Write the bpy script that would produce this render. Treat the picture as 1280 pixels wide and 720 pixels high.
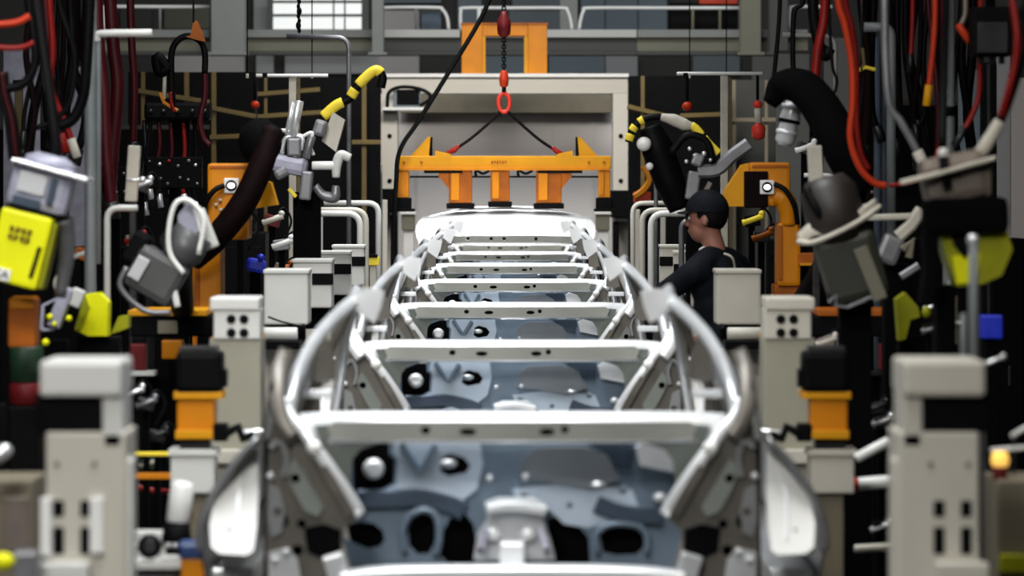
import bpy, bmesh, math, random
from mathutils import Vector, Matrix, Euler
from mathutils.geometry import tessellate_polygon

random.seed(7)
scene = bpy.context.scene
COL = scene.collection
for o in list(bpy.data.objects):
    bpy.data.objects.remove(o)

# ------------------------------------------------------------------ camera, light, exposure
CAM_Z = 2.15
F = 5000.0            # focal length in pixels of the 1280 wide frame
HY = 225.0            # eye level row
cam_d = bpy.data.cameras.new('camera')
cam = bpy.data.objects.new('camera', cam_d)
COL.objects.link(cam)
cam.location = (0, 0, CAM_Z)
cam.rotation_euler = (math.pi / 2, 0, 0)
cam_d.sensor_width = 36.0
cam_d.lens = F / 1280 * 36.0
cam_d.shift_y = (HY - 360) / 1280
cam_d.clip_end = 300
cam_d.dof.use_dof = True
cam_d.dof.focus_distance = 26.0
cam_d.dof.aperture_fstop = 4.0
scene.camera = cam

world = bpy.data.worlds.new('hall_air')
scene.world = world
world.use_nodes = True
world.node_tree.nodes['Background'].inputs[0].default_value = (0.9, 0.95, 1.0, 1)
world.node_tree.nodes['Background'].inputs[1].default_value = 0.006

scene.view_settings.view_transform = 'Standard'
scene.view_settings.look = 'None'
scene.view_settings.gamma = 1.0
scene.view_settings.use_curve_mapping = False
scene.view_settings.exposure = 0.0


def area(name, loc, target, sx, sy, power, color=(1, 1, 1), spread=math.pi):
    d = bpy.data.lights.new(name, 'AREA')
    d.shape = 'RECTANGLE'
    d.size, d.size_y = sx, sy
    d.energy = power
    d.color = color
    d.spread = spread
    o = bpy.data.objects.new(name, d)
    COL.objects.link(o)
    o.location = loc
    dv = Vector(target) - Vector(loc)
    o.rotation_euler = dv.to_track_quat('-Z', 'Y').to_euler()
    return o


# hall luminaires over the line, then added fill lamps (all above the picture)
area('line_light', (-0.35, 13, 5.6), (-0.35, 13.01, 0), 1.1, 16, 290, (0.97, 0.99, 1.0), math.radians(75))
area('line_light', (-0.35, 31, 6.2), (-0.35, 31.01, 0), 1.2, 18, 470, (0.97, 0.99, 1.0), math.radians(75))
area('left_aisle_light', (-2.6, 12, 6.0), (-1.4, 17, 1.0), 1.0, 6, 70, (0.95, 0.97, 1.0), math.radians(120))
area('right_aisle_light', (2.2, 10, 6.0), (1.3, 15, 1.0), 0.8, 5, 28, (1.0, 0.92, 0.78), math.radians(120))
area('front_light', (-1.6, 2.5, 5.8), (-0.7, 12, 1.0), 1.6, 1.2, 72, (1.0, 0.98, 0.94), math.radians(75))
for yy in (9.0, 15.5, 22.0, 28.5):  # unseen fill lamps added to brighten front faces down the line
    area('bay_fill', (-1.5, yy, 5.8), (-0.5, yy + 8.5, 1.2), 1.6, 0.8, 27, (1.0, 0.985, 0.95), math.radians(62))
area('cell_light', (0.0, 37, 6.5), (0, 46, 2.5), 3.5, 1.5, 230, (1.0, 0.96, 0.9), math.radians(110))
area('walkway_light', (0.0, 43, 9.5), (0, 53, 3.6), 12, 1.5, 330, (0.92, 0.97, 1.0), math.radians(120))


# ------------------------------------------------------------------ materials
def mat(name, color, rough=0.5, metal=0.0, vary=0.12, scale=6.0, bump=0.0, emit=None, strength=0.0, coat=0.0):
    m = bpy.data.materials.new(name)
    m.use_nodes = True
    nt = m.node_tree
    b = nt.nodes['Principled BSDF']
    b.inputs['Metallic'].default_value = metal
    b.inputs['Coat Weight'].default_value = coat
    if max(color) < 0.012:
        b.inputs['Specular IOR Level'].default_value = 0.07
    elif set(name.split('_')) & {'orange', 'amber', 'yellow', 'hose', 'red', 'maroon', 'sleeve'}:
        b.inputs['Specular IOR Level'].default_value = 0.22
    tc = nt.nodes.new('ShaderNodeTexCoord')
    nz = nt.nodes.new('ShaderNodeTexNoise')
    nz.inputs['Scale'].default_value = scale
    nz.inputs['Detail'].default_value = 4
    nt.links.new(tc.outputs['Object'], nz.inputs['Vector'])
    rp = nt.nodes.new('ShaderNodeValToRGB')
    c = Vector(color)
    rp.color_ramp.elements[0].position = 0.3
    rp.color_ramp.elements[1].position = 0.7
    rp.color_ramp.elements[0].color = (*(c * (1 - vary)), 1)
    rp.color_ramp.elements[1].color = (*[min(1, x * (1 + vary)) for x in c], 1)
    nt.links.new(nz.outputs['Fac'], rp.inputs['Fac'])
    nt.links.new(rp.outputs['Color'], b.inputs['Base Color'])
    mr = nt.nodes.new('ShaderNodeMapRange')
    mr.inputs['To Min'].default_value = max(0.02, rough - 0.07)
    mr.inputs['To Max'].default_value = min(1.0, rough + 0.07)
    nt.links.new(nz.outputs['Fac'], mr.inputs['Value'])
    nt.links.new(mr.outputs['Result'], b.inputs['Roughness'])
    if bump:
        bp = nt.nodes.new('ShaderNodeBump')
        bp.inputs['Strength'].default_value = bump
        bp.inputs['Distance'].default_value = 0.01
        nt.links.new(nz.outputs['Fac'], bp.inputs['Height'])
        nt.links.new(bp.outputs['Normal'], b.inputs['Normal'])
    if emit:
        b.inputs['Emission Color'].default_value = (*emit, 1)
        b.inputs['Emission Strength'].default_value = strength
    return m


M = {
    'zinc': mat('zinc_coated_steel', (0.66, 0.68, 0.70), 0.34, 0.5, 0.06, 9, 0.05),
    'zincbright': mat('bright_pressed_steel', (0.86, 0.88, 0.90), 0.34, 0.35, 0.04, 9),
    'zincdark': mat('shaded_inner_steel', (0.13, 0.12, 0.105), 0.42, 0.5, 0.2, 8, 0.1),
    'olive': mat('cowl_face_steel', (0.30, 0.31, 0.28), 0.45, 0.2, 0.1, 5),
    'gusset': mat('gusset_steel', (0.20, 0.22, 0.20), 0.5, 0.4, 0.15, 5),
    'dash': mat('dash_panel_steel', (0.155, 0.21, 0.275), 0.38, 0.25, 0.22, 7, 0.2),
    'dashlight': mat('dash_plate_steel', (0.48, 0.57, 0.68), 0.38, 0.15, 0.1, 7),
    'dashdark': mat('dash_recess_steel', (0.035, 0.055, 0.085), 0.5, 0.3, 0.2, 7),  # dash steel darkened to hold the shade of its recesses; navy parts too
    'black': mat('black_plastic', (0.002, 0.002, 0.0024), 0.55, 0.0, 0.3, 8),
    'blackmat': mat('matt_black', (0.0015, 0.0015, 0.002), 0.9, 0.0, 0.3, 20),
    'rubber': mat('black_rubber', (0.004, 0.004, 0.0045), 0.45, 0.0, 0.3, 12),
    'darkmetal': mat('dark_gunmetal', (0.03, 0.03, 0.032), 0.38, 0.7, 0.3, 10),
    'graymetal': mat('grey_cast_metal', (0.20, 0.20, 0.215), 0.42, 0.5, 0.2, 10, 0.1),
    'midgray': mat('mid_grey_paint', (0.19, 0.21, 0.215), 0.5, 0.1, 0.12, 5),
    'lavender': mat('grey_lavender_casting', (0.34, 0.34, 0.43), 0.45, 0.15, 0.18, 9),
    'silver': mat('polished_silver', (0.80, 0.81, 0.83), 0.28, 0.6, 0.1, 14),
    'white': mat('white_paint', (0.80, 0.80, 0.78), 0.4, 0.0, 0.05, 5),
    'beige': mat('beige_machine_paint', (0.50, 0.475, 0.41), 0.5, 0.0, 0.07, 4),
    'beigedull': mat('dull_machine_paint', (0.28, 0.27, 0.21), 0.55, 0.0, 0.07, 4),
    'gungray': mat('gun_grey_paint', (0.07, 0.072, 0.073), 0.42, 0.1, 0.12, 5),
    'beigelight': mat('pale_lit_machine_paint', (0.60, 0.60, 0.575), 0.45, 0.0, 0.05, 4),  # pale parts, and lit left copies of the beige paint
    'beigedark': mat('dull_tan_paint', (0.17, 0.145, 0.10), 0.6, 0.0, 0.15, 4),
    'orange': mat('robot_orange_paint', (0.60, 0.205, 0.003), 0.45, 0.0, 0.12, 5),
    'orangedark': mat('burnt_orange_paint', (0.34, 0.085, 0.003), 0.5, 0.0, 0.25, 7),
    'amber': mat('lifter_amber_paint', (0.62, 0.275, 0.004), 0.45, 0.0, 0.1, 5),
    'yellow': mat('hose_sleeve_yellow', (0.85, 0.66, 0.05), 0.45, 0.0, 0.1, 9),
    'lime': mat('transformer_yellow_green', (0.80, 0.80, 0.004), 0.45, 0.0, 0.08, 5),
    'limeshade': mat('shaded_yellow_green', (0.30, 0.31, 0.008), 0.5, 0.0, 0.2, 8),  # shaded copy of the transformer yellow green, for dim faces and right side
    'tanrail': mat('ochre_rail_paint', (0.10, 0.068, 0.014), 0.55, 0.0, 0.2, 5),
    'redhose': mat('red_hose', (0.22, 0.008, 0.006), 0.42, 0.0, 0.15, 9),
    'orangehose': mat('orange_red_hose', (0.46, 0.034, 0.008), 0.42, 0.0, 0.12, 9),
    'maroon': mat('maroon_hose', (0.048, 0.003, 0.006), 0.45, 0.0, 0.25, 9),  # red hose darkened in its colour for the dim sides
    'maroonsleeve': mat('dark_fabric_sleeve', (0.005, 0.0014, 0.0016), 0.7, 0.0, 0.4, 14, 0.4),
    'red': mat('signal_red', (0.70, 0.05, 0.03), 0.4, 0.0, 0.1, 9),
    'blue': mat('bright_blue', (0.01, 0.03, 0.55), 0.4, 0.0, 0.2, 9),
    'bluegray': mat('blue_grey_paint', (0.15, 0.19, 0.22), 0.5, 0.0, 0.1, 3),
    'green': mat('dark_green_paint', (0.01, 0.035, 0.014), 0.5, 0.0, 0.2, 6),
    'darkred': mat('dark_red_paint', (0.11, 0.006, 0.008), 0.5, 0.0, 0.2, 6),
    'steelgray': mat('structural_grey_paint', (0.19, 0.197, 0.185), 0.55, 0.1, 0.12, 1.5),
    'steellight': mat('light_structural_paint', (0.42, 0.42, 0.40), 0.5, 0.1, 0.1, 1.5),
    'steeldark': mat('dark_structural_paint', (0.035, 0.036, 0.032), 0.55, 0.1, 0.2, 1.5),
    'oliveweb': mat('olive_grey_girder', (0.13, 0.125, 0.09), 0.55, 0.1, 0.15, 1.5),
    'wallpanel': mat('pale_wall_panel', (0.52, 0.53, 0.54), 0.6, 0.0, 0.05, 0.7),
    'bluewall': mat('blue_grey_wall_panel', (0.24, 0.31, 0.36), 0.6, 0.0, 0.08, 0.5),
    'cellback': mat('cell_lining_panel', (0.66, 0.62, 0.60), 0.55, 0.0, 0.06, 0.9),
    'cellpaint': mat('cell_frame_paint', (0.62, 0.59, 0.52), 0.5, 0.0, 0.05, 1.2),
    'floor': mat('oiled_concrete', (0.03, 0.03, 0.03), 0.45, 0.0, 0.3, 0.8, 0.05),
    'darkwall': mat('dark_hall_cladding', (0.055, 0.055, 0.05), 0.7, 0.0, 0.2, 0.5),
    'daylight': mat('daylit_glazing', (0.85, 0.87, 0.86), 0.3, 0.0, 0.05, 1, 0, (0.95, 0.98, 0.96), 0.75),
    'lamp': mat('badge_glow_white', (0.9, 0.9, 0.9), 0.3, 0.0, 0.02, 1, 0, (1, 1, 1), 1.6),  # glow put into the white badge dot, which is no lamp
    'lampamber': mat('lit_indicator_amber', (0.9, 0.6, 0.1), 0.3, 0.0, 0.02, 1, 0, (1.0, 0.55, 0.12), 0.9),
    'skin': mat('skin', (0.27, 0.115, 0.08), 0.5, 0.0, 0.08, 12),
    'navy': mat('black_workwear', (0.006, 0.007, 0.010), 0.75, 0.0, 0.3, 14, 0.2),
    'trousers': mat('dark_grey_trousers', (0.03, 0.03, 0.035), 0.8, 0.0, 0.3, 14, 0.2),
    'piping': mat('grey_reflective_piping', (0.35, 0.34, 0.28), 0.5, 0.0, 0.1, 14),
    'hair': mat('black_hair', (0.006, 0.005, 0.005), 0.6, 0.0, 0.2, 30),
    'hosewhite': mat('off_white_hose_sleeve', (0.52, 0.49, 0.42), 0.55, 0.0, 0.12, 9, 0.2),
    'bronze': mat('brown_bronze_casting', (0.17, 0.14, 0.12), 0.45, 0.3, 0.2, 8),
    'ink': mat('dark_maroon_ink', (0.10, 0.02, 0.01), 0.6, 0.0, 0.1, 9),
    'skinsteel': mat('body_side_steel', (0.34, 0.35, 0.36), 0.4, 0.8, 0.1, 4),
    'bulge': mat('blower_cover_steel', (0.17, 0.19, 0.215), 0.4, 0.25, 0.12, 6),
    'glass': mat('dark_screen_glass', (0.01, 0.01, 0.012), 0.12, 0.0, 0.1, 3),
}


# ------------------------------------------------------------------ geometry helpers
def W(px, py, d):
    """a point of the hall: column and row of the sight line, and its distance along the line"""
    return Vector(((px - 640) * d / F, d, CAM_Z - (py - HY) * d / F))


def catmull(pts, k):
    if k <= 1 or len(pts) < 3:
        return [Vector(p) for p in pts]
    P = [Vector(p) for p in pts]
    P = [P[0] * 2 - P[1]] + P + [P[-1] * 2 - P[-2]]
    out = []
    for i in range(1, len(P) - 2):
        a, b, c, d = P[i - 1], P[i], P[i + 1], P[i + 2]
        for j in range(k):
            t = j / k
            out.append(0.5 * ((2 * b) + (c - a) * t + (2 * a - 5 * b + 4 * c - d) * t * t + (3 * b - a - 3 * c + d) * t ** 3))
    out.append(P[-2])
    return out


class MB:
    def __init__(self):
        self.v, self.f, self.mi, self.sm = [], [], [], []

    def add(self, vs, fs, mi=0, smooth=False):
        n = len(self.v)
        self.v += [Vector(v) for v in vs]
        for f in fs:
            self.f.append([i + n for i in f])
            self.mi.append(mi)
            self.sm.append(smooth)
        return self

    def box(self, c, s, rot=None, bev=None, mi=0):
        c = Vector(c)
        R = Matrix.Identity(3) if rot is None else (rot if isinstance(rot, Matrix) else Euler(rot).to_matrix())
        if bev is None:
            bev = min(0.008, min(s) * 0.12)
        bm = bmesh.new()
        bmesh.ops.create_cube(bm, size=1)
        for v in bm.verts:
            v.co = Vector((v.co.x * s[0], v.co.y * s[1], v.co.z * s[2]))
        if bev > 0:
            bmesh.ops.bevel(bm, geom=list(bm.edges), offset=bev, segments=2, affect='EDGES', profile=0.6)
        bm.verts.index_update()
        self.add([R @ v.co + c for v in bm.verts], [[v.index for v in f.verts] for f in bm.faces], mi)
        bm.free()
        return self

    def pbox(self, x0, y0, x1, y1, d, depth, bev=None, mi=0, roll=0.0):
        """a box facing the aisle: its front outline at distance d, going back by depth"""
        a, b = W(x0, y0, d), W(x1, y1, d)
        c = (a + b) / 2 + Vector((0, depth / 2, 0))
        return self.box(c, (abs(b.x - a.x), depth, abs(a.z - b.z)), (0, roll, 0) if roll else None, bev, mi)

    def cyl(self, p0, p1, r0, r1=None, n=18, mi=0, bev=None):
        p0, p1 = Vector(p0), Vector(p1)
        r1 = r0 if r1 is None else r1
        L = (p1 - p0).length
        if bev is None:
            bev = min(0.15 * min(r0, r1), L * 0.2, 0.006)
        return self.lathe([(max(0, r0 - bev), 0), (r0, bev / L), (r1, 1 - bev / L), (max(0, r1 - bev), 1)], p0, p1, n, mi)

    def lathe(self, prof, p0, p1, n=18, mi=0, cap=True):
        p0, p1 = Vector(p0), Vector(p1)
        t = (p1 - p0).normalized()
        a = t.orthogonal().normalized()
        b = t.cross(a)
        vs, fs = [], []
        for r, h in prof:
            c = p0.lerp(p1, h)
            for i in range(n):
                th = 2 * math.pi * i / n
                vs.append(c + (a * math.cos(th) + b * math.sin(th)) * r)
        for k in range(len(prof) - 1):
            for i in range(n):
                j = (i + 1) % n
                fs.append([k * n + i, k * n + j, (k + 1) * n + j, (k + 1) * n + i])
        self.add(vs, fs, mi, True)
        if cap:
            m = len(prof) - 1
            self.add(vs[:n], [list(range(n))[::-1]], mi)
            self.add(vs[m * n:], [list(range(n))], mi)
        return self

    def tube(self, pts, r, n=10, k=6, mi=0):
        P = catmull(pts, k)
        m = len(P)
        rs = r if isinstance(r, (list, tuple)) else [r]
        t = [(P[min(i + 1, m - 1)] - P[max(i - 1, 0)]).normalized() for i in range(m)]
        a = t[0].orthogonal().normalized()
        vs = []
        for i in range(m):
            a = (a - t[i] * a.dot(t[i])).normalized()
            b = t[i].cross(a)
            x = i / (m - 1) * (len(rs) - 1)
            j = min(int(x), len(rs) - 1)
            rr = rs[j] + (rs[min(j + 1, len(rs) - 1)] - rs[j]) * (x - j)
            for q in range(n):
                th = 2 * math.pi * q / n
                vs.append(P[i] + (a * math.cos(th) + b * math.sin(th)) * rr)
        fs = []
        for i in range(m - 1):
            for q in range(n):
                p = (q + 1) % n
                fs.append([i * n + q, i * n + p, (i + 1) * n + p, (i + 1) * n + q])
        self.add(vs, fs, mi, True)
        self.add(vs[:n], [list(range(n))[::-1]], mi)
        self.add(vs[-n:], [list(range(n))], mi)
        return self

    def bar(self, pts, w, h, up=(0, 1, 0), k=1, mi=0, smooth=False):
        """a rectangular bar swept along points; h is its size along up"""
        P = catmull(pts, k)
        m = len(P)
        up = Vector(up)
        ch = min(w, h) * 0.2
        vs, fs = [], []
        sec = [(-w / 2 + ch, -h / 2), (w / 2 - ch, -h / 2), (w / 2, -h / 2 + ch), (w / 2, h / 2 - ch),
               (w / 2 - ch, h / 2), (-w / 2 + ch, h / 2), (-w / 2, h / 2 - ch), (-w / 2, -h / 2 + ch)]
        n = 8
        for i in range(m):
            t = (P[min(i + 1, m - 1)] - P[max(i - 1, 0)]).normalized()
            s = t.cross(up).normalized()
            u = s.cross(t).normalized()
            vs += [P[i] + s * x + u * y for x, y in sec]
        for i in range(m - 1):
            for q in range(n):
                p = (q + 1) % n
                fs.append([i * n + q, i * n + p, (i + 1) * n + p, (i + 1) * n + q])
        self.add(vs, fs, mi, smooth)
        self.add(vs[:n], [list(range(n))[::-1]], mi)
        self.add(vs[-n:], [list(range(n))], mi)
        return self

    def plate(self, outline, thick, holes=(), mi=0):
        """a sheet cut to an outline with real holes, thick is the vector to its back face"""
        rings = [[Vector(p) for p in outline]] + [[Vector(p) for p in h] for h in holes]
        flat = [p for r in rings for p in r]
        tv = Vector(thick)
        tris = tessellate_polygon(rings)
        n = len(flat)
        vs = flat + [p + tv for p in flat]
        fs = []
        for t in tris:
            t = list(t)
            nn = (flat[t[1]] - flat[t[0]]).cross(flat[t[2]] - flat[t[0]])
            if nn.dot(tv) > 0:
                t.reverse()
            fs.append(t)
            fs.append([i + n for i in reversed(t)])
        k = 0
        for r in rings:
            m = len(r)
            for i in range(m):
                j = (i + 1) % m
                fs.append([k + i, k + j, n + k + j, n + k + i])
            k += m
        return self.add(vs, fs, mi)

    def ball(self, c, r, sc=(1, 1, 1), n=16, mi=0, rot=None):
        c = Vector(c)
        R = Matrix.Identity(3) if rot is None else Euler(rot).to_matrix()
        vs, fs = [], []
        h = n // 2
        for i in range(h + 1):
            ph = math.pi * i / h
            for j in range(n):
                th = 2 * math.pi * j / n
                p = Vector((math.sin(ph) * math.cos(th) * r * sc[0], math.sin(ph) * math.sin(th) * r * sc[1], math.cos(ph) * r * sc[2]))
                vs.append(c + R @ p)
        for i in range(h):
            for j in range(n):
                q = (j + 1) % n
                fs.append([i * n + j, (i + 1) * n + j, (i + 1) * n + q, i * n + q])
        return self.add(vs, fs, mi, True)

    def loft(self, rows, mi=0, smooth=True, thick=None, cap=False):
        """a skin through rows of points"""
        m, n = len(rows), len(rows[0])
        vs = [Vector(p) for r in rows for p in r]
        fs = []
        for i in range(m - 1):
            for j in range(n - 1):
                fs.append([i * n + j, i * n + j + 1, (i + 1) * n + j + 1, (i + 1) * n + j])
        self.add(vs, fs, mi, smooth)
        if thick:
            tv = Vector(thick)
            self.add([v + tv for v in vs], [f[::-1] for f in fs], mi, smooth)
        return self

    def build(self, name, m, parent=None, at=None):
        mats = m if isinstance(m, (list, tuple)) else [m]
        if parent is not None:
            org = ORIGIN[parent.name]
        elif at is not None:
            org = Vector(at)
        else:
            xs = [v.x for v in self.v]; ys = [v.y for v in self.v]; zs = [v.z for v in self.v]
            org = Vector(((min(xs) + max(xs)) / 2, (min(ys) + max(ys)) / 2, min(zs)))
        me = bpy.data.meshes.new(name)
        me.from_pydata([v - org for v in self.v], [], self.f)
        me.polygons.foreach_set('material_index', self.mi)
        me.polygons.foreach_set('use_smooth', self.sm)
        for x in mats:
            me.materials.append(M[x] if isinstance(x, str) else x)
        bm = bmesh.new()
        bm.from_mesh(me)
        bmesh.ops.remove_doubles(bm, verts=bm.verts, dist=1e-5)
        bmesh.ops.recalc_face_normals(bm, faces=bm.faces)
        bm.to_mesh(me)
        bm.free()
        o = bpy.data.objects.new(name, me)
        COL.objects.link(o)
        if parent is not None:
            o.parent = parent
        else:
            o.location = org
        ORIGIN[o.name] = org
        return o


ORIGIN = {}


def tag(o, label, cat, group=None):
    o['label'] = label
    o['category'] = cat
    if group:
        o['group'] = group
    return o


def thing(name, label, cat, loc, group=None):
    o = bpy.data.objects.new(name, None)
    o.empty_display_size = 0.1
    COL.objects.link(o)
    o.location = loc
    ORIGIN[o.name] = Vector(loc)
    return tag(o, label, cat, group)


def struct(o):
    o['kind'] = 'structure'
    return o


def copy_tree(o, parent=None):
    c = o.copy()
    COL.objects.link(c)
    if parent is not None:
        c.parent = parent
    for ch in list(o.children):
        copy_tree(ch, c)
    return c


def circ(c, r, n=14, rz=None):
    c = Vector(c)
    rz = r if rz is None else rz
    return [c + Vector((math.cos(2 * math.pi * i / n) * r, 0, math.sin(2 * math.pi * i / n) * rz)) for i in range(n)]


def text_part(s, size, m, parent, loc, rot, name='lettering'):
    cu = bpy.data.curves.new(name, 'FONT')
    cu.body = s
    cu.size = size
    cu.extrude = 0.0008
    cu.align_x = 'CENTER'
    cu.align_y = 'CENTER'
    t = bpy.data.objects.new(name, cu)
    COL.objects.link(t)
    bpy.context.view_layer.update()
    me = bpy.data.meshes.new_from_object(t.evaluated_get(bpy.context.evaluated_depsgraph_get()))
    bpy.data.objects.remove(t)
    o = bpy.data.objects.new(name, me)
    me.materials.clear()
    me.materials.append(M[m])
    COL.objects.link(o)
    o.parent = parent
    o.location = Vector(loc) - ORIGIN[parent.name]
    o.rotation_euler = rot
    ORIGIN[o.name] = ORIGIN[parent.name]
    return o


# ------------------------------------------------------------------ the hall
def pb(name, m, x0, y0, x1, y1, d, depth, parent=None, bev=None, roll=0.0):
    return MB().pbox(x0, y0, x1, y1, d, depth, bev, 0, roll).build(name, m, parent)


def base_of(x0, x1, y1, d, depth=0.0, floor=False):
    p = W((x0 + x1) / 2, y1, d)
    return (p.x, d + depth / 2, 0.0 if floor else p.z)


struct(MB().box((0, 31, -0.05), (24, 70, 0.1), bev=0).build('floor', 'floor'))
struct(MB().box((0, 64.1, 4), (24, 0.2, 8), bev=0).build('wall_back', 'darkwall'))
struct(MB().box((-9.1, 31, 4), (0.2, 66, 8), bev=0).build('wall_left', 'darkwall'))
struct(MB().box((9.1, 31, 4), (0.2, 66, 8), bev=0).build('wall_right', 'darkwall'))
TR = [0]


def cladding(x0, y0, x1, y1, d, m, depth=0.06):
    TR[0] += 1
    o = pb('trim_%d' % TR[0], m, x0, y0, x1, y1, d, depth)
    return struct(o)


# cladding on the far wall, above and below the walkway, lit patches put in as lighter panels
for a in ((640, -12, 700, 8, 'bluegray'), (636, 13, 704, 38, 'bluegray'), (726, -12, 756, 38, 'bluewall'), (757, -12, 797, 38, 'bluewall'),
          (798, -12, 834, 38, 'bluewall'), (572, -12, 602, 38, 'bluewall'), (480, -12, 552, 4, 'bluegray'), (480, 13, 524, 38, 'cellback'),
          (686, 70, 756, 97, 'bluewall'), (757, 70, 797, 97, 'wallpanel'), (866, 68, 925, 92, 'bluegray'), (472, 70, 524, 97, 'cellback'),
          (600, 70, 660, 97, 'bluewall'), (320, 66, 342, 92, 'wallpanel'), (356, 66, 472, 92, 'wallpanel'), (205, 68, 306, 92, 'cellback'),
          (317, -12, 336, 38, 'wallpanel'), (150, 10, 190, 36, 'steeldark'), (205, 10, 262, 36, 'oliveweb'), (940, 60, 1000, 130, 'steelgray')):
    cladding(a[0], a[1], a[2], a[3], 63.7, a[4])

# window with louvres, lit by day
win = MB()
wd = 62.5
for (x0, y0, x1, y1) in ((334, -14, 341, 52), (452, -14, 461, 52), (341, 44, 452, 52), (341, -14, 452, -6)):
    win.pbox(x0, y0, x1, y1, wd, 0.2)
wo = struct(win.build('window_1', 'steelgray'))
pb('pane', 'daylight', 341, -6, 452, 44, wd + 0.12, 0.04, wo)
for y in (2, 19, 38):
    pb('louvre', 'steelgray', 341, y - 1.6, 452, y + 1.6, wd + 0.02, 0.08, wo)
for x in (417, 431):
    pb('mullion', 'steelgray', x - 1, -6, x + 1, 44, wd + 0.05, 0.05, wo)

# columns of the hall
def column(x0, x1, d, m, label):
    c = (x0 + x1) / 2
    p = W(c, 69, d)
    t = thing('steel_column', label, 'column', tuple(p))
    w = (x1 - x0) * d / F
    x, h = p.x, 7 - p.z
    zc = p.z + h / 2
    MB().box((x, d + 0.02, zc), (w, 0.04, h), bev=0.004).build('front_flange', m, t)
    MB().box((x, d + 0.2, zc), (0.05, 0.33, h), bev=0.004).build('web', m, t)
    MB().box((x, d + 0.38, zc), (w, 0.04, h), bev=0.004).build('rear_flange', m, t)
    MB().box((x, d + 0.2, p.z + 0.02), (w + 0.1, 0.5, 0.04)).build('base_plate', m, t)



column(264, 306, 51.3, 'steelgray', 'wide grey steel column left of the louvred window')
column(465, 479, 51.3, 'steelgray', 'slim grey steel column right of the louvred window')
column(926, 951, 51.3, 'oliveweb', 'dull olive steel column at the right end of the walkway rail')
column(700, 722, 54.0, 'steelgray', 'grey steel column behind the gap between two white handrails')
column(962, 985, 51.3, 'steeldark', 'dark steel column right of the dull olive column')

# overhead walkway
wk = thing('overhead_walkway', 'grey steel overhead walkway crossing the hall above the white cell', 'walkway', (0, 53, W(0, 72, 52).z))
for (x0, x1, m) in ((120, 262, 'steelgray'), (307, 470, 'steelgray'), (478, 575, 'steellight'), (577, 796, 'steellight'), (797, 1010, 'steelgray')):
    pb('deck_edge', m, x0, 37, x1, 47, 52, 0.08, wk)
for (x0, x1, m) in ((120, 470, 'oliveweb'), (470, 796, 'steeldark'), (796, 1010, 'oliveweb')):
    pb('girder_web', m, x0, 47, x1, 64, 52.1, 0.05, wk)
for (x0, x1) in ((120, 470), (470, 796), (796, 1010)):
    pb('lower_flange', 'steeldark', x0, 64, x1, 69, 52.0, 0.25, wk)
pb('deck_plate', 'steeldark', 120, 37.5, 1010, 41, 52.1, 1.6, wk)


def handrail(pts, label):
    d = 52.2
    t = thing('handrail', label, 'handrail', tuple(W(pts[0][0], 37, d)))
    MB().tube([W(x, y, d) for x, y in pts], 0.024, 10, 4).build('top_rail', 'white', t)
    return t


h = handrail([(130, 37), (130, 12), (134, 8.5), (200, 8.5), (262, 8.5)], 'white handrail at the far left of the walkway')
MB().cyl(W(200, 8.5, 52.2), W(200, 37, 52.2), 0.02).build('baluster', 'steelgray', h)
h = handrail([(478, 37), (478, 14), (483, 9.5), (545, 9.5), (553, 12), (559, 22), (561, 37)], 'white handrail with rounded end left of the orange portal')
MB().cyl(W(520, 9.5, 52.2), W(520, 37, 52.2), 0.018).build('baluster', 'steelgray', h)
h = handrail([(576, 37), (576, 14), (582, 10), (640, 10), (702, 10), (709, 13), (713, 24), (715, 37)], 'white handrail passing behind the orange portal')
MB().cyl(W(599, 10, 52.2), W(599, 37, 52.2), 0.03).build('baluster', 'white', h)
h = handrail([(724, 37), (726, 24), (730, 13), (738, 10), (830, 10), (926, 10)], 'long white handrail right of the orange portal')
for x in (866, 900):
    MB().cyl(W(x, 10, 52.2), W(x, 37, 52.2), 0.02).build('baluster', 'beigedark', h)
h = handrail([(988, 37), (988, 12), (994, 8.5), (1040, 8.5)], 'short white handrail at the right end of the walkway')
MB().cyl(W(1020, 8.5, 52.2), W(1020, 37, 52.2), 0.02).build('baluster', 'steelgray', h)
t = thing('equipment_crate', 'black crate with orange red top on the walkway near its right column', 'crate', base_of(838, 922, 37, 52.6, 0.5))
pb('body', 'black', 838, 3, 922, 37, 52.6, 0.6, t)
pb('lid', 'orangehose', 874, -6, 922, 5, 52.5, 0.6, t)
t = thing('equipment_crate', 'dark navy crate on the walkway beside the slim grey column', 'crate', base_of(526, 552, 37, 52.6, 0.5))
pb('body', 'dashdark', 526, 16, 552, 37, 52.6, 0.5, t)
pb('lid', 'steeldark', 525, 13, 553, 16, 52.6, 0.52, t)

# white portal cell at the end of the line
CD = 45.0
cell = thing('portal_cell', 'white framed open cell at the end of the line behind the amber lifter', 'machine cell', (W(632, 0, CD).x, CD + 1.5, 0))
pb('header', 'cellpaint', 477, 96, 785, 117, CD, 0.5, cell)
pb('header_lip', 'white', 476, 92, 786, 96.5, CD - 0.06, 0.62, cell)
FLOORROW = HY + CAM_Z * F / CD
pb('left_post', 'cellpaint', 476, 117, 497, FLOORROW, CD, 0.35, cell)
pb('right_post', 'cellpaint', 766, 117, 785, FLOORROW, CD, 0.35, cell)
MB().pbox(497, 117, 766, FLOORROW, CD + 3.0, 0.08, 0).build('rear_panel', 'cellback', cell)
for x in (521, 575, 627, 690, 742):
    pb('panel_rib', 'cellback', x - 1, 142, x + 1, FLOORROW, CD + 2.97, 0.03, cell)
pb('shadow_band', 'beigedark', 500, 118, 765, 141, CD + 2.6, 0.3, cell)  # brownish shadow under the header, painted as a strip
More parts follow.
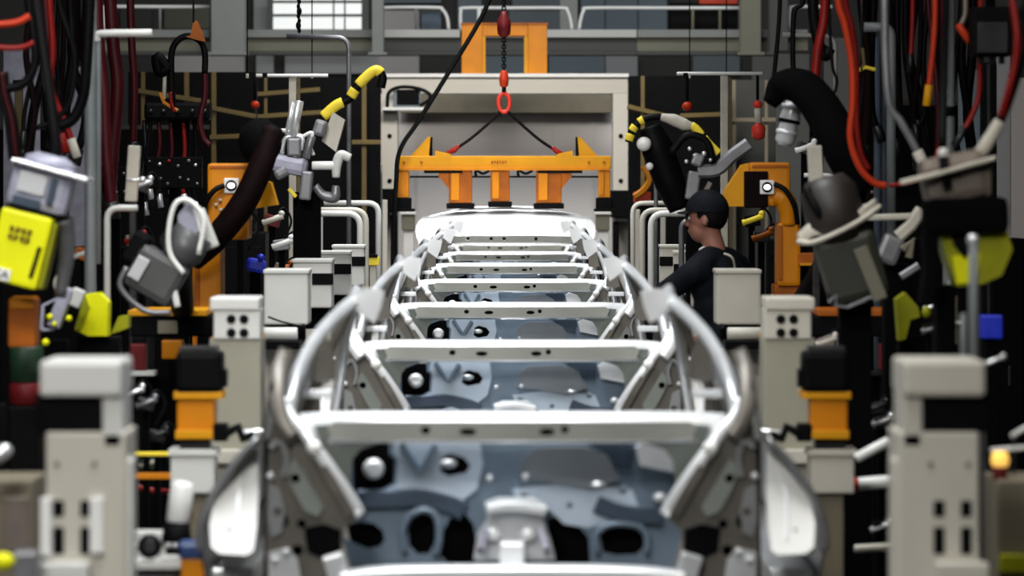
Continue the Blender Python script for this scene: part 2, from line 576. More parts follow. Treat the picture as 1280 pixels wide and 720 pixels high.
for x in (487, 776):
    for y in (170, 226):
        p = W(x, y, CD)
        MB().cyl(p + Vector((0, 0.01, 0)), p + Vector((0, -0.02, 0)), 0.026, n=12).build('bolt_cover', 'black', cell)
pb('cable_tray', 'white', 478, 134, 530, 138, CD - 0.3, 0.3, cell)
cb = MB()
cb.tube([W(484, 134, CD - .2), W(486, 116, CD - .2), W(500, 109, CD - .2), W(520, 110, CD - .2), W(535, 116, CD - .2), W(537, 124, CD - .2), W(525, 132, CD - .2)], 0.02, 8)
tag(cb.build('cable_loop', 'rubber'), 'black cable loop lying on the tray at the top left corner of the white cell', 'cable')
t = thing('junction_box', 'black junction box on the tray at the top left of the white cell', 'junction box', base_of(492, 526, 134, CD - .15, .1))
pb('body', 'bluegray', 492, 113, 526, 134, CD - 0.14, 0.12, t)
pb('cover', 'black', 496, 112, 524, 131, CD - 0.16, 0.03, t)
# black drive blocks at the feet of the portal posts
for (x0, x1, y0, y1) in ((464, 498, 236, 264), (764, 790, 238, 272)):
    hb = pb('drive_block', 'black', x0, y0, x1, y1, CD - 0.8, 0.8, cell)
    pb('flange', 'darkmetal', x0 + 4, y1, x1 - 4, y1 + 5, CD - 0.75, 0.4, hb)
    pb('mast', 'black', x0 + 24 if x0 < 600 else x0 + 2, y1 + 5, x0 + 33 if x0 < 600 else x0 + 10, 330, CD - 0.7, 0.12, hb)

# orange portal standing on the cell
OD = 45.1
t = thing('hoist_portal', 'square orange portal frame standing on top of the white cell', 'hoist frame', base_of(577, 684, 92, OD, .3))
pb('left_leg', 'orange', 577, 30, 603, 92.3, OD, 0.32, t)
pb('right_leg', 'orange', 660, 30, 684, 92.3, OD, 0.32, t)
pb('crossbar', 'orange', 603, 30, 660, 45, OD + 0.01, 0.3, t)
for (x0, y0, x1, y1) in ((603, 45, 607, 92.3), (655, 45, 660, 92.3)):
    pb('stiffener', 'amber', x0, y0, x1, y1, OD + 0.02, 0.26, t)
pb('cap_strip', 'orangedark', 576, 28.5, 685, 31, OD - 0.01, 0.34, t)

# chain hoist, hook, slings
HD = 34.0
t = thing('chain_hoist', 'black chain hoist with orange hook block and red ring above the amber lifter', 'hoist', tuple(W(630, 140, HD)))
MB().lathe([(0.02, 0), (0.055, 0.15), (0.06, 0.6), (0.03, 0.85), (0.02, 1)], W(630, 47, HD), W(630, 14, HD), 16).build('upper_block', 'darkred', t)
ch = MB()
y = -20
k = 0
while y < 90:
    a, b = W(630, y, HD), W(630, y + 4.6, HD)
    ch.tube([a + Vector((0.012 * (k % 2), 0.012 * (1 - k % 2), 0)), b + Vector((0.012 * (k % 2), 0.012 * (1 - k % 2), 0)), b - Vector((0.012 * (k % 2), 0.012 * (1 - k % 2), 0)), a - Vector((0.012 * (k % 2), 0.012 * (1 - k % 2), 0)), a + Vector((0.012 * (k % 2), 0.012 * (1 - k % 2), 0))], 0.006, 6, 3)
    y += 4
    k += 1
ch.build('chain', 'black', t)
MB().lathe([(0.02, 0), (0.036, 0.1), (0.042, 0.5), (0.03, 0.9), (0.018, 1)], W(630, 109, HD), W(630, 88, HD), 16).build('hook_block', 'orangehose', t)
MB().cyl(W(630, 116, HD), W(630, 109, HD), 0.018).build('swivel', 'black', t)
MB().tube([W(630, 115, HD), W(636, 122, HD), W(636.5, 133, HD), W(633, 139, HD), W(627, 139, HD), W(623.5, 133, HD), W(624, 122, HD), W(630, 115, HD)], 0.017, 8, 5).build('ring', 'red', t)
for (pts, side) in (([(627, 138), (612, 153), (590, 172), (570, 186)], 'left'), ([(633, 138), (648, 152), (672, 173), (694, 188)], 'right')):
    s = thing('lifting_sling', 'black lifting sling running down to the %s of the amber lifter' % side, 'sling', tuple(W(*pts[-1], HD)))
    MB().tube([W(x, y, HD) for x, y in pts], 0.013, 8).build('rope', 'rubber', s)
    e = pts[-1]
    q = pts[-2]
    sgn = -1 if side == 'left' else 1
    MB().tube([W(e[0] - sgn * 4, e[1] - 4, HD), W(e[0] + sgn * 3, e[1] + 2, HD), W(e[0] + sgn * 12, e[1] + 5, HD)], [0.016, 0.024, 0.012], 8).build('end_fitting', 'redhose', s)
tag(MB().tube([W(x, y, 33.6) for x, y in ((622, -25), (600, 25), (560, 92), (524, 150), (500, 188), (495, 230), (492, 300), (491, 335))], 0.02, 10).build('supply_cable', 'rubber'),
    'thick black supply cable slanting down past the left end of the amber lifter', 'cable')

# amber lifter
LD = 33.8
L = thing('roof_lifter', 'amber lifting beam with five hanging legs set on the roofed car body', 'lifting beam', tuple(W(631, 262, LD)))
bm_ = pb('main_beam', 'amber', 496, 195, 764, 211, LD, 0.16, L)
pb('lower_plate', 'orange', 498, 209, 762, 213, LD - 0.02, 0.2, L)
for (o, s) in ((536, -1), (724, 1)):
    MB().plate([W(o, 196, LD + .02), W(o + s * 24, 196, LD + .02), W(o + s * 1, 171, LD + .02), W(o - s * 2, 171, LD + .02)], (0, 0.03, 0)).build('gusset_fin', 'amber', L)
    pb('upright', 'black', o - 3 - s * 1.5, 171, o + 3 - s * 1.5, 198, LD + 0.06, 0.05, L)
    MB().plate([W(o - s * 8, 196, LD), W(o - s * 30, 196, LD), W(o - s * 26, 192, LD), W(o - s * 8, 188, LD)], (0, 0.05, 0)).build('sling_lug', 'amber', L)
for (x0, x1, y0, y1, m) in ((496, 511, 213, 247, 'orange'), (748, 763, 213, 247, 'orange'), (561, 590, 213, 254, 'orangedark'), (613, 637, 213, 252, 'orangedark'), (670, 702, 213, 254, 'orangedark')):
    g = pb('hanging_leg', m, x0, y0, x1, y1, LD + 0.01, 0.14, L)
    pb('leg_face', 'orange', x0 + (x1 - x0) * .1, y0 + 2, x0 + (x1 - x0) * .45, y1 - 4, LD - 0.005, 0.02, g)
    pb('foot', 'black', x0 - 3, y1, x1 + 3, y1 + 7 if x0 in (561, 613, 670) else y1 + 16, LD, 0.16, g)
for (x0, x1) in ((493, 516), (745, 768)):
    pb('bumper_plate', 'black', x0 - 2, 261, x1 + 2, 264.5, LD - 0.05, 0.3, L)
for (a, s) in ((561, -1), (702, 1)):
    MB().plate([W(a, 215, LD), W(a + s * 10, 215, LD), W(a + s * 14, 219, LD), W(a, 236, LD)], (0, 0.05, 0)).build('knee_bracket', 'orangedark', L)
MB().cyl(W(512, 221, LD + .05), W(748, 221, LD + .05), 0.008).build('air_line', 'black', L)
for (x0, x1) in ((530, 578), (672, 728)):
    pb('slide_rail', 'black', x0, 212.5, x1, 216.5, LD - 0.01, 0.12, L)
for (x0, x1) in ((595, 612), (648, 666)):
    MB().tube([W(x0, 221, LD), W(x0, 213, LD), W((x0 + x1) / 2, 217, LD), W(x1, 213, LD)], 0.012, 8).build('hose_bow', 'black', L)
ink = MB()
for i in range(6):
    x = 614 + i * 3.4
    ink.pbox(x, 201.2, x + 2.2, 205.0 - (i % 2), LD - 0.004, 0.006, 0)
ink.build('stencilled_mark', 'orangedark', bm_)
for (x, y) in ((505, 203), (527, 203), (736, 203), (755, 203)):
    p = W(x, y, LD)
    MB().cyl(p + Vector((0, .004, 0)), p - Vector((0, .012, 0)), 0.012, n=10).build('bolt', 'orangedark', L)

# ------------------------------------------------------------------ car bodies
D1 = 11.1
PITCH = 5.0


def Lc(px, py, dd):
    p = W(px, py, D1 + dd)
    return Vector((p.x, dd, p.z))


def side(px, s):
    return px if s < 0 else 1281 - px


def make_car():
    root = thing('car_body', 'x', 'car body', (0, 0, 0))

    # cowl beam: pressed section swept across the car
    sec = [(552, 0.02), (549, 0.0), (530, 0.0), (526, 0.005), (522, 0.012), (517.5, 0.025), (514.5, 0.042), (514, 0.06), (518, 0.066), (530, 0.07)]
    rows = []
    xs = [374, 384, 398, 420, 470, 560, 640, 720, 811, 861, 883, 897, 907]
    for x in xs:
        e = max(0, abs(x - 640.5) - 200) / 66
        rows.append([Lc(x, y + 3 * e * e + (0 if i > 2 else 6 * e), dd + 0.05 * e) for i, (y, dd) in enumerate(sec)])
    cb_ = MB().loft(rows, thick=(0, 0.004, -0.004))
    beam = cb_.build('cowl_beam', 'zincbright', root)
    face = MB()
    hl = []
    for (x, y, rx, ry) in ((532, 538, 6, 5), (585, 540, 11, 4.5), (684, 540, 10, 4.5), (706, 537, 5, 5)):
        hl.append(circ(Lc(x, y, -0.006), rx * D1 / F, 14, ry * D1 / F))
    face.plate([Lc(418, 527, -0.006), Lc(863, 527, -0.006), Lc(872, 533, -0.006), Lc(865, 549, -0.006), Lc(800, 551, -0.006), Lc(480, 551, -0.006), Lc(416, 549, -0.006), Lc(409, 533, -0.006)], (0, 0.005, 0), hl)
    fo = face.build('beam_face', 'olive', root)
    for h in hl:
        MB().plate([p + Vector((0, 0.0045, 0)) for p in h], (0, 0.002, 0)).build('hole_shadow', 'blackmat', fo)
    for s in (-1, 1):
        S = lambda x: side(x, s)
        MB().plate([Lc(S(392), 532, 0.01), Lc(S(420), 530, 0.0), Lc(S(500), 551, 0.01), Lc(S(470), 555, 0.02), Lc(S(450), 562, 0.03), Lc(S(440), 575, 0.04), Lc(S(436), 606, 0.05), Lc(S(418), 588, 0.04)],
                   (0, 0.004, 0)).build('cowl_gusset', 'gusset', root)

    # dash panel with its pressings and openings
    dd = 0.30
    k = (D1 + dd) / D1

    def dl(x, y, q=0.0):
        return Lc(641 + (x - 641), y, dd + q)
    openings = [
        [(440, 566), (479, 551), (486, 552), (487, 569), (493, 574), (492, 604), (479, 612), (451, 617), (442, 614)],
        [(427, 664), (434, 655), (450, 652), (468, 654), (478, 663), (481, 675), (475, 683), (460, 686), (443, 679), (430, 672)],
        [(510, 660), (516, 648), (528, 642), (540, 645), (545, 660), (543, 680), (536, 692), (522, 693), (512, 682)],
        [(750, 670), (757, 661), (775, 658), (795, 661), (804, 670), (805, 684), (795, 693), (770, 694), (754, 690)],
        [(552, 668), (562, 648), (580, 640), (592, 655), (596, 680), (596, 704), (560, 704), (550, 694)],
        [(684, 648), (700, 645), (722, 655), (736, 672), (738, 704), (688, 704)],
        [(552, 572), (562, 567), (580, 572), (588, 582), (582, 592), (560, 596), (550, 590)],
    ]
    outl = [(420, 552), (860, 552), (866, 600), (858, 650), (840, 712), (440, 712), (424, 660), (416, 600)]
    panel = MB().plate([dl(*p) for p in outl], (0, 0.005, 0), [[dl(*p) for p in o] for o in openings]).build('dash_panel', 'dash', root)
    MB().plate([dl(426, 554, 0.06), dl(856, 554, 0.06), dl(852, 640, 0.06), dl(838, 708, 0.06), dl(444, 708, 0.06), dl(430, 640, 0.06)], (0, 0.02, 0)).build('hole_blackout', 'blackmat', panel)  # unseen black sheet added to keep the dash openings dark
    # left plate with V rib
    MB().plate([dl(*p, -0.02) for p in ((494, 553), (600, 553), (604, 580), (596, 612), (575, 628), (548, 620), (500, 619), (450, 622), (446, 619), (480, 615), (495, 606), (497, 575), (491, 566))], (0, 0.018, 0),
               [[dl(*p, -0.02) for p in openings[6]]]).build('pedal_plate', 'dashlight', panel)
    MB().bar([dl(502, 554, -0.03), dl(522, 585, -0.03), dl(527, 587, -0.03), dl(545, 556, -0.03)], 0.018, 0.018, (0, 1, 0)).build('vee_rib', 'dash', panel)
    MB().ball(dl(560, 580, 0.02), 0.02, (1.3, .5, .6)).build('pedal_bracket', 'zincbright', panel)
    MB().lathe([(0.012, 0), (0.026, 0.3), (0.030, 0.8), (0.018, 1)], dl(467, 586, 0.05), dl(467, 586, -0.04), 16).build('column_stub', 'zincbright', panel)
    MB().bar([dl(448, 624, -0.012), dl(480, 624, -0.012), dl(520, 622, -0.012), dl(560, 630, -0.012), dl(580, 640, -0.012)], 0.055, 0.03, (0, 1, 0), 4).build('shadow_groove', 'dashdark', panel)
    # right bulge
    MB().plate([dl(*p, -0.03) for p in ((652, 575), (668, 560), (730, 558), (760, 570), (775, 600), (740, 612), (670, 600), (648, 600))], (0, 0.03, 0)).build('blower_bulge', 'bulge', panel)
    MB().plate([dl(*p, -0.012) for p in ((735, 553), (792, 553), (788, 586), (765, 578), (750, 562))], (0, 0.012, 0)).build('corner_shade', 'dashdark', panel)  # dark plate paints the shade of a corner recess
    MB().plate([dl(*p, -0.012) for p in ((640, 612), (700, 604), (790, 612), (800, 638), (770, 650), (735, 660), (705, 655), (690, 640), (650, 632))], (0, 0.012, 0),
               [circ(dl(779, 613, -0.012), 0.012), circ(dl(712, 632, -0.012), 0.010), circ(dl(655, 622, -0.012), 0.013)]).build('centre_pressing', 'dashlight', panel)
    MB().bar([dl(745, 630, -0.02), dl(780, 642, -0.02), dl(828, 645, -0.02)], 0.05, 0.02, (0, 1, 0), 3).build('lower_shade_bar', 'dashdark', panel)  # dark blue shade of the lower dash, put in as a bar
    MB().plate([dl(*p, -0.05) for p in ((795, 560), (806, 552), (850, 566), (862, 580), (840, 590), (800, 582))], (0, 0.05, 0)).build('bright_bracket', 'zincbright', panel)
    MB().ball(dl(747, 606, -0.03), 0.02, (1.0, 0.5, 0.45)).build('weld_stud', 'silver', panel)
    MB().ball(dl(825, 622, -0.03), 0.026, (0.8, 0.5, 0.55)).build('weld_stud', 'zinc', panel)
    MB().ball(dl(612, 598, -0.03), 0.009).build('weld_stud', 'zinc', panel)
    MB().ball(dl(657, 596, -0.03), 0.009).build('weld_stud', 'zinc', panel)
    MB().tube([dl(505, 690, -.02), dl(503, 665, -.02), dl(512, 645, -.02), dl(530, 637, -.02), dl(545, 645, -.02), dl(549, 670, -.02), dl(545, 695, -.02)], 0.011, 8).build('opening_collar', 'dash', panel)
    MB().tube([dl(747, 692, -.02), dl(745, 668, -.02), dl(758, 657, -.02), dl(778, 654, -.02), dl(800, 658, -.02), dl(809, 672, -.02), dl(808, 692, -.02)], 0.010, 8).build('opening_collar', 'dash', panel)

    # bright tunnel bracket in the middle
    tb = MB()
    tb.plate([Lc(*p, 0.12) for p in ((592, 700), (596, 672), (610, 650), (606, 632), (622, 626), (668, 626), (684, 636), (678, 652), (688, 676), (694, 700))], (0, 0.14, 0))
    tn = tb.build('tunnel_bracket', 'zinc', root)
    MB().bar([Lc(610, 636, 0.09), Lc(640, 632, 0.09), Lc(682, 638, 0.09)], 0.022, 0.05, (0, 1, 0), 3).build('bracket_flange', 'zincbright', tn)
    MB().ball(Lc(616, 668, 0.10), 0.026, (1, .7, .9)).build('mounting_boss', 'zincbright', tn)
    MB().ball(Lc(660, 668, 0.10), 0.026, (1, .7, .9)).build('mounting_boss', 'zincbright', tn)
    MB().box(Lc(640, 690, 0.05), (0.07, 0.1, 0.06)).build('nose_block', 'zincbright', tn)
    for x in (600, 684):
        MB().bar([Lc(x, 688, 0.08), Lc(x + (8 if x < 640 else -8), 664, 0.10)], 0.02, 0.05, (0, 1, 0)).build('bracket_rib', 'lavender', tn)

    # front cross member at the bottom
    MB().bar([Lc(430, 722, -0.05), Lc(480, 717, -0.06), Lc(560, 715, -0.06), Lc(720, 715, -0.06), Lc(800, 717, -0.06), Lc(851, 722, -0.05)], 0.035, 0.12, (0, 1, 0), 3).build('front_crossmember', 'zincbright', root)
    zf = Lc(0, 735, 0).z
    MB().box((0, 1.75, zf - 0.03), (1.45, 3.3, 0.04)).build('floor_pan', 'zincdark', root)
    MB().box((0, 3.32, zf + 0.1), (1.4, 0.05, 0.32)).build('rear_panel', 'zinc', root)

    for s in (-1, 1):
        S = lambda x: side(x, s)
        # bright upper rail sloping inwards, with its knob
        r = MB()
        r.bar([Lc(S(358), 500, 0.03), Lc(S(359), 512, 0.02), Lc(S(367), 527, 0.0), Lc(S(381), 541, -0.02), Lc(S(392), 557, -0.03)], 0.034, 0.05, (0, 1, 0), 4, smooth=True)
        rail = r.build('upper_rail', 'zincbright', root)
        MB().bar([Lc(S(394), 562, -0.03), Lc(S(408), 580, -0.03), Lc(S(430), 612, -0.02), Lc(S(449), 641, 0.0)], 0.036, 0.05, (0, 1, 0), 3, smooth=True).build('lower_rail', 'zincbright', root)
        MB().ball(Lc(S(393), 560, -0.05), 0.022, (1, 1, 1)).build('rail_knob', 'white', rail)
        # dark apron below the rail, with holes
        hs = [circ(Lc(S(x), y, -0.035), rr * D1 / F) for (x, y, rr) in ((369, 598, 6), (352, 652, 9), (377, 655, 6), (372, 688, 7), (346, 626, 6))]
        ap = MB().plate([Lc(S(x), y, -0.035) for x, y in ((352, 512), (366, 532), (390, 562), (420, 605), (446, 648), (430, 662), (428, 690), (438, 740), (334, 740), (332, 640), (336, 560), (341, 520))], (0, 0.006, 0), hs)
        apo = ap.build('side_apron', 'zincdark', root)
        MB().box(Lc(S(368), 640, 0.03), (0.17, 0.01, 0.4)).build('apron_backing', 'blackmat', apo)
        MB().plate([Lc(S(x), y, -0.05) for x, y in ((356, 585), (368, 574), (384, 600), (404, 634), (398, 646), (382, 640), (366, 612))], (0, 0.015, 0), [circ(Lc(S(369), 598, -0.05), 0.0133)]).build('apron_pressing', 'gusset', apo)
        MB().bar([Lc(S(396), 570, -0.045), Lc(S(420), 612, -0.045), Lc(S(438), 645, -0.04)], 0.03, 0.02, (0, 1, 0)).build('apron_flange', 'zincdark', apo)
        MB().box(Lc(S(420), 708, -0.06), (0.06, 0.05, 0.07), (0, 0.3 * s, 0)).build('apron_foot', 'zinc', apo)
        for (x, y) in ((358, 690), (344, 700), (338, 595)):
            MB().ball(Lc(S(x), y, -0.045), 0.011).build('weld_nut', 'zinc', apo)
        MB().plate([Lc(S(x), y, -0.045) for x, y in ((336, 604), (350, 612), (356, 640), (352, 666), (340, 672), (335, 650))], (0, 0.008, 0), [circ(Lc(S(352 - 5), 640, -0.045), 0.012)]).build('apron_pressing', 'skinsteel', apo)
        MB().plate([Lc(S(x), y, -0.041) for x, y in ((380, 660), (404, 655), (426, 662), (426, 690), (408, 700), (384, 690))], (0, 0.004, 0)).build('apron_shade', 'blackmat', apo)  # black plate stands for the shade in a recess
        MB().bar([Lc(S(338), 560, -0.045), Lc(S(350), 552, -0.045), Lc(S(358), 572, -0.045), Lc(S(354), 596, -0.045)], 0.016, 0.02, (0, 1, 0), 3).build('apron_bead', 'skinsteel', apo)
        MB().plate([Lc(S(x), y, -0.042) for x, y in ((336, 690), (360, 684), (372, 700), (378, 738), (336, 738))], (0, 0.006, 0)).build('apron_pressing', 'zinc', apo)
        # outer hinge pillar panel, a shield; bright light put into its white and tilt
        hq = lambda x, y: Lc(S(x), y, 0.06 - 0.17 * (y - 566) / 126)
        hp = MB().plate([hq(x, y) for x, y in ((322, 566), (312, 566), (301, 580), (290, 595), (277, 612), (267, 628), (262, 655), (264, 684), (274, 692), (308, 694), (317, 688), (321, 660), (323, 620))], (0, 0.03, 0.006),
                        [[hq(x, y) for x, y in ((283, 661), (290, 661), (286.5, 667))]])
        hpo = hp.build('hinge_pillar', 'white', root)
        MB().bar([hq(S(S(312)), 585), hq(S(S(300)), 612), hq(S(S(297)), 640), hq(S(S(298)), 675)], 0.010, 0.010, (0, 1, 0), 3).build('pillar_bead', 'zincbright', hpo)
        # body side skin running back from it
        prof = [(262, 745, 0.86), (252, 690, 0.86), (250, 662, 0.86), (262, 625, 0.84), (278, 600, 0.8), (300, 570, 0.74), (326, 548, 0.70), (333, 520, 0.69), (336, 490, 0.68), (342, 474, 0.67)]
        rows = []
        for j, yy in enumerate((-0.04, 0.0, 0.5, 1.2, 2.0, 2.45, 2.7, 3.2, 3.45)):
            row = []
            for (x, y, _) in prof:
                p = Lc(S(x), y, 0.0)
                f = 1.0
                g = 1.0 if yy < 2.2 else 1.0
                row.append(Vector((p.x * f, yy, p.z if yy < 2.6 else min(p.z, 1.2))))
            rows.append(row)
        MB().loft(rows, thick=(0.006 * -s, 0, 0)).build('side_skin', 'skinsteel', root)
        MB().tube([Lc(S(x), y, -0.045) for x, y in ((250, 690), (250, 662), (262, 625), (278, 600), (300, 570), (322, 548))], 0.010, 8, 4).build('skin_hem', 'skinsteel', root)
        # windscreen pillar, roof rail, rear pillar: one sweep
        pts = [Lc(S(352), 540, 0.02), Lc(S(360), 515, 0.02), Lc(S(367), 485, 0.10), Lc(S(377), 455, 0.25), Lc(S(392), 428, 0.42), Lc(S(410), 406, 0.60), Lc(S(428), 388, 0.80), Lc(S(444), 374, 1.0)]
        q = pts[-1]
        pts += [q + Vector((0.015 * s, 0.5, 0.012)), q + Vector((0.04 * s, 1.1, -0.01)), q + Vector((0.07 * s, 1.7, -0.07)), q + Vector((0.12 * s, 2.15, -0.2)), q + Vector((0.15 * s, 2.38, -0.36)), q + Vector((0.19 * s, 2.45, -0.6))]
        MB().bar(pts, 0.036, 0.032, (0.3 * -s, 0.9, 0.5), 5, smooth=True).build('roof_pillar', 'zinc', root)
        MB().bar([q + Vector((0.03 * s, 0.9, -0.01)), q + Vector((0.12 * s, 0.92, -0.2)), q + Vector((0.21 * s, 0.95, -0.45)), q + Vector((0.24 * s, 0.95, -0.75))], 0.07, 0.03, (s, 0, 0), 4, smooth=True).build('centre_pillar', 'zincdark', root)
        # corner patch at the head of the pillar
        MB().plate([Lc(S(x), y, 0.9) for x, y in ((430, 388), (438, 373), (456, 361), (480, 364), (476, 384), (468, 404), (458, 397), (446, 388))], (0, 0.05, 0)).build('pillar_patch', 'zincbright', root)
        # curved bright strip inside the pillar
        MB().bar([Lc(S(358), 440, 0.12), Lc(S(349), 462, 0.03), Lc(S(346), 485, -0.02), Lc(S(347), 508, -0.05), Lc(S(354), 530, -0.07), Lc(S(366), 548, -0.08)], 0.046, 0.02, (0, 1, 0), 5, smooth=True).build('pillar_strip', 'zincbright', root)
        MB().plate([Lc(S(x), y, -0.005) for x, y in ((344, 520), (362, 546), (378, 552), (384, 575), (366, 570), (350, 552))], (0, 0.004, 0)).build('strip_gap_shade', 'blackmat', root)  # black plate paints the dark gap beside the bright strip
        # bracket between pillar and beam
        MB().box(Lc(S(397), 492, 0.33), (0.085, 0.06, 0.022)).build('cowl_bracket', 'zincbright', root)
        MB().plate([Lc(S(x), y, 0.35) for x, y in ((396, 436), (408, 420), (419, 445), (421, 474), (404, 478), (388, 474))], (0, 0.004, 0)).build('inner_pillar', 'zincdark', root)
        MB().box((s * 0.78, 1.7, zf - 0.02), (0.12, 3.3, 0.14)).build('sill', 'zinc', root)
    return root


CARS = [
    'nearest roofless silver car body, out of focus at the bottom of the picture',
    'second roofless car body in the line, directly behind the nearest one',
    'third roofless car body in the line, its blue dash half hidden by the second',
    'fourth roofless car body in the line, just in front of the roofed one',
    'silver car body already carrying a white roof under the amber lifter',
    'car body seen through the windscreen opening of the roofed one, nearer cowl line',
    'farthest car body, only its upper edges seen past the roofed one',
]
car0 = make_car()
cars = []
for i, lab in enumerate(CARS):
    c = car0 if i == 0 else copy_tree(car0)
    c.location = (0, D1 + PITCH * i, 0)
    c['label'] = lab
    c['group'] = 'car bodies on the line'
    cars.append(c)

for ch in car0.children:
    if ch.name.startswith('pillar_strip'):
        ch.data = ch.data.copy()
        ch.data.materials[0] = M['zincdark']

# roof skin of the fifth body
rc = cars[4]
ORIGIN[rc.name] = Vector(rc.location)
rows = []
dR0 = D1 + PITCH * 4 + 0.95
for j, (py, dq, half) in enumerate(((301.5, 0.0, 108), (295, 0.01, 110), (291, 0.08, 112), (283, 0.45, 113), (276, 0.95, 112), (270, 1.5, 108), (266.5, 1.9, 104))):
    d = dR0 + dq
    row = []
    for i in range(13):
        u = -1 + 2 * i / 12
        p = W(632 + u * half, py, d)
        crown = -0.035 * abs(u) ** 2.5
        row.append(p + Vector((0, 0.10 * u * u, crown)))
    rows.append(row)
MB().loft(rows, thick=(0, 0, -0.006)).build('roof_skin', 'zincbright', rc)
for x in (585, 614, 630, 670):
    p = W(x, 297.5, dR0)
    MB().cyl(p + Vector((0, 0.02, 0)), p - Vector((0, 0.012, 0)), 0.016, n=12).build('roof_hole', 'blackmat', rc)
hh = [circ(W(x, 299, dR0 - 0.03), 0.016) for x in (585, 614, 630, 670)]
MB().plate([W(x, y, dR0 - 0.03) for x, y in ((540, 296), (590, 294.5), (674, 294.5), (724, 296), (728, 303), (536, 303))], (0, 0.02, 0), hh).build('roof_header', 'olive', rc)
for (py, dq, half) in ((264, 2.1, 100), (259.5, 2.5, 78)):
    d = dR0 + dq
    MB().bar([W(632 - half, py + 9, d), W(632 - half * .7, py + 2.5, d), W(632, py, d), W(632 + half * .7, py + 2.5, d), W(632 + half, py + 9, d)], 0.03, 0.10, (0, 1, 0), 4, smooth=True).build('roof_bow', 'zinc', rc)


# skids that carry the bodies
def make_skid():
    t = thing('body_skid', 'x', 'conveyor skid', (0, 0, 0))
    zt = Lc(0, 735, 0).z - 0.09
    for s in (-1, 1):
        MB().box((s * 0.5, 1.7, 0.28), (0.1, 3.6, 0.12)).build('runner', 'steeldark', t)
        for y in (0.3, 3.0):
            MB().box((s * 0.5, y, (0.34 + zt) / 2), (0.08, 0.08, zt - 0.33)).build('support_post', 'steeldark', t)
            MB().box((s * 0.5, y, 0.11), (0.12, 0.3, 0.22)).build('roller_foot', 'steeldark', t)
    for y in (0.3, 3.0):
        MB().box((0, y, 0.3), (0.9, 0.08, 0.06)).build('crossbar', 'steeldark', t)
    return t


sk0 = make_skid()
for i in range(7):
    c = sk0 if i == 0 else copy_tree(sk0)
    c.location = (0, D1 + PITCH * i, 0)
    c['label'] = ('dark skid under the ' + ('nearest roofless car body', 'second car body in the line', 'third car body in the line', 'fourth car body in the line', 'roofed car body', 'car body next behind the roofed one', 'farthest car body')[i])
    c['group'] = 'skids under the bodies'

# ------------------------------------------------------------------ fixture posts beside the line
def SX(s, px):
    return px if s < 0 else 1281 - px


def spb(name, m, s, x0, y0, x1, y1, d, depth, parent=None, bev=None, roll=0.0):
    a, b = SX(s, x0), SX(s, x1)
    return pb(name, m, min(a, b), y0, max(a, b), y1, d, depth, parent, bev, roll * (1 if s < 0 else -1))


def FR(d):
    return HY + CAM_Z * F / d


LS = {-1: 'left', 1: 'right'}


def post_a(s, label):
    """near post: overhanging cap, black pad under it, broad lower body"""
    d = 9.5
    t = thing('fixture_post', label, 'fixture post', base_of(SX(s, 55), SX(s, 155), 0, d, .25, True), 'fixture posts along the line')
    c = 'beigelight' if s < 0 else 'beige'  # left copy paler: the brighter left side put into its paint
    spb('cap', c, s, 49, 451, 152, 496, d - 0.02, 0.28, t, 0.012)
    spb('neck', c, s, 128, 490, 153, 560, d, 0.22, t)
    spb('pad', 'black', s, 44, 492, 130, 541, d + 0.01, 0.2, t)
    b = spb('body', c if s > 0 else 'beige', s, 57, 540, 158, FR(d), d, 0.26, t, 0.008)
    spb('side_flange', c, s, 150, 575, 165, FR(d), d + 0.02, 0.1, t)
    p = lambda x, y: W(SX(s, x), y, d)
    for (x, y) in ((71, 580), (118, 580)):
        MB().cyl(p(x, y) + Vector((0, .01, 0)), p(x, y) - Vector((0, .004, 0)), 0.007, n=12).build('bolt', 'beigedark', b)
    for (x, y, h) in ((73, 636, 10), (107, 636, 10), (73, 676, 17), (107, 676, 17)):
        MB().plate([p(x - 7, y - h), p(x + 7, y - h), p(x + 7, y + h), p(x - 7, y + h)], (0, 0, 0)) if False else None
        m = MB()
        m.pbox(SX(s, x) - 7, y - h, SX(s, x) + 7, y + h, d - 0.003, 0.01, 0.002)
        m.build('slot', 'black', b)
    if s < 0:
        spb('guide_strip', 'white', s, 112, 622, 129, 692, d - 0.02, 0.03, b)
        spb('guide_strip', 'white', s, 50, 622, 64, 695, d - 0.02, 0.03, b)
    spb('step', c, s, 44, 704, 110, 780, d - 0.06, 0.08, t)
    return t


def post_b(s, label):
    """second post: cap with four recessed bolts over a slimmer body"""
    d = 14.5
    t = thing('fixture_post', label, 'fixture post', base_of(SX(s, 265), SX(s, 325), 0, d, .25, True), 'fixture posts along the line')
    c = 'beigelight' if s < 0 else 'beige'  # pale left, darker right: side lighting carried by the paint
    spb('cap', c, s, 262, 372, 324, 388, d - 0.02, 0.28, t, 0.008)
    h = spb('head', c, s, 267, 387, 325, 424, d - 0.01, 0.25, t, 0.006)
    for (x, y) in ((289, 399), (305, 399), (289, 416), (305, 416)):
        p = W(SX(s, x), y, d - 0.01)
        MB().cyl(p + Vector((0, .01, 0)), p - Vector((0, .006, 0)), 0.017, n=14).build('recessed_bolt', 'black', h)
    spb('body', 'beigedull', s, 262, 423, 326, FR(d), d, 0.26, t, 0.006)
    spb('shoulder', 'beige', s, 250, 562, 330, 580, d - 0.03, 0.1, t)
    return t


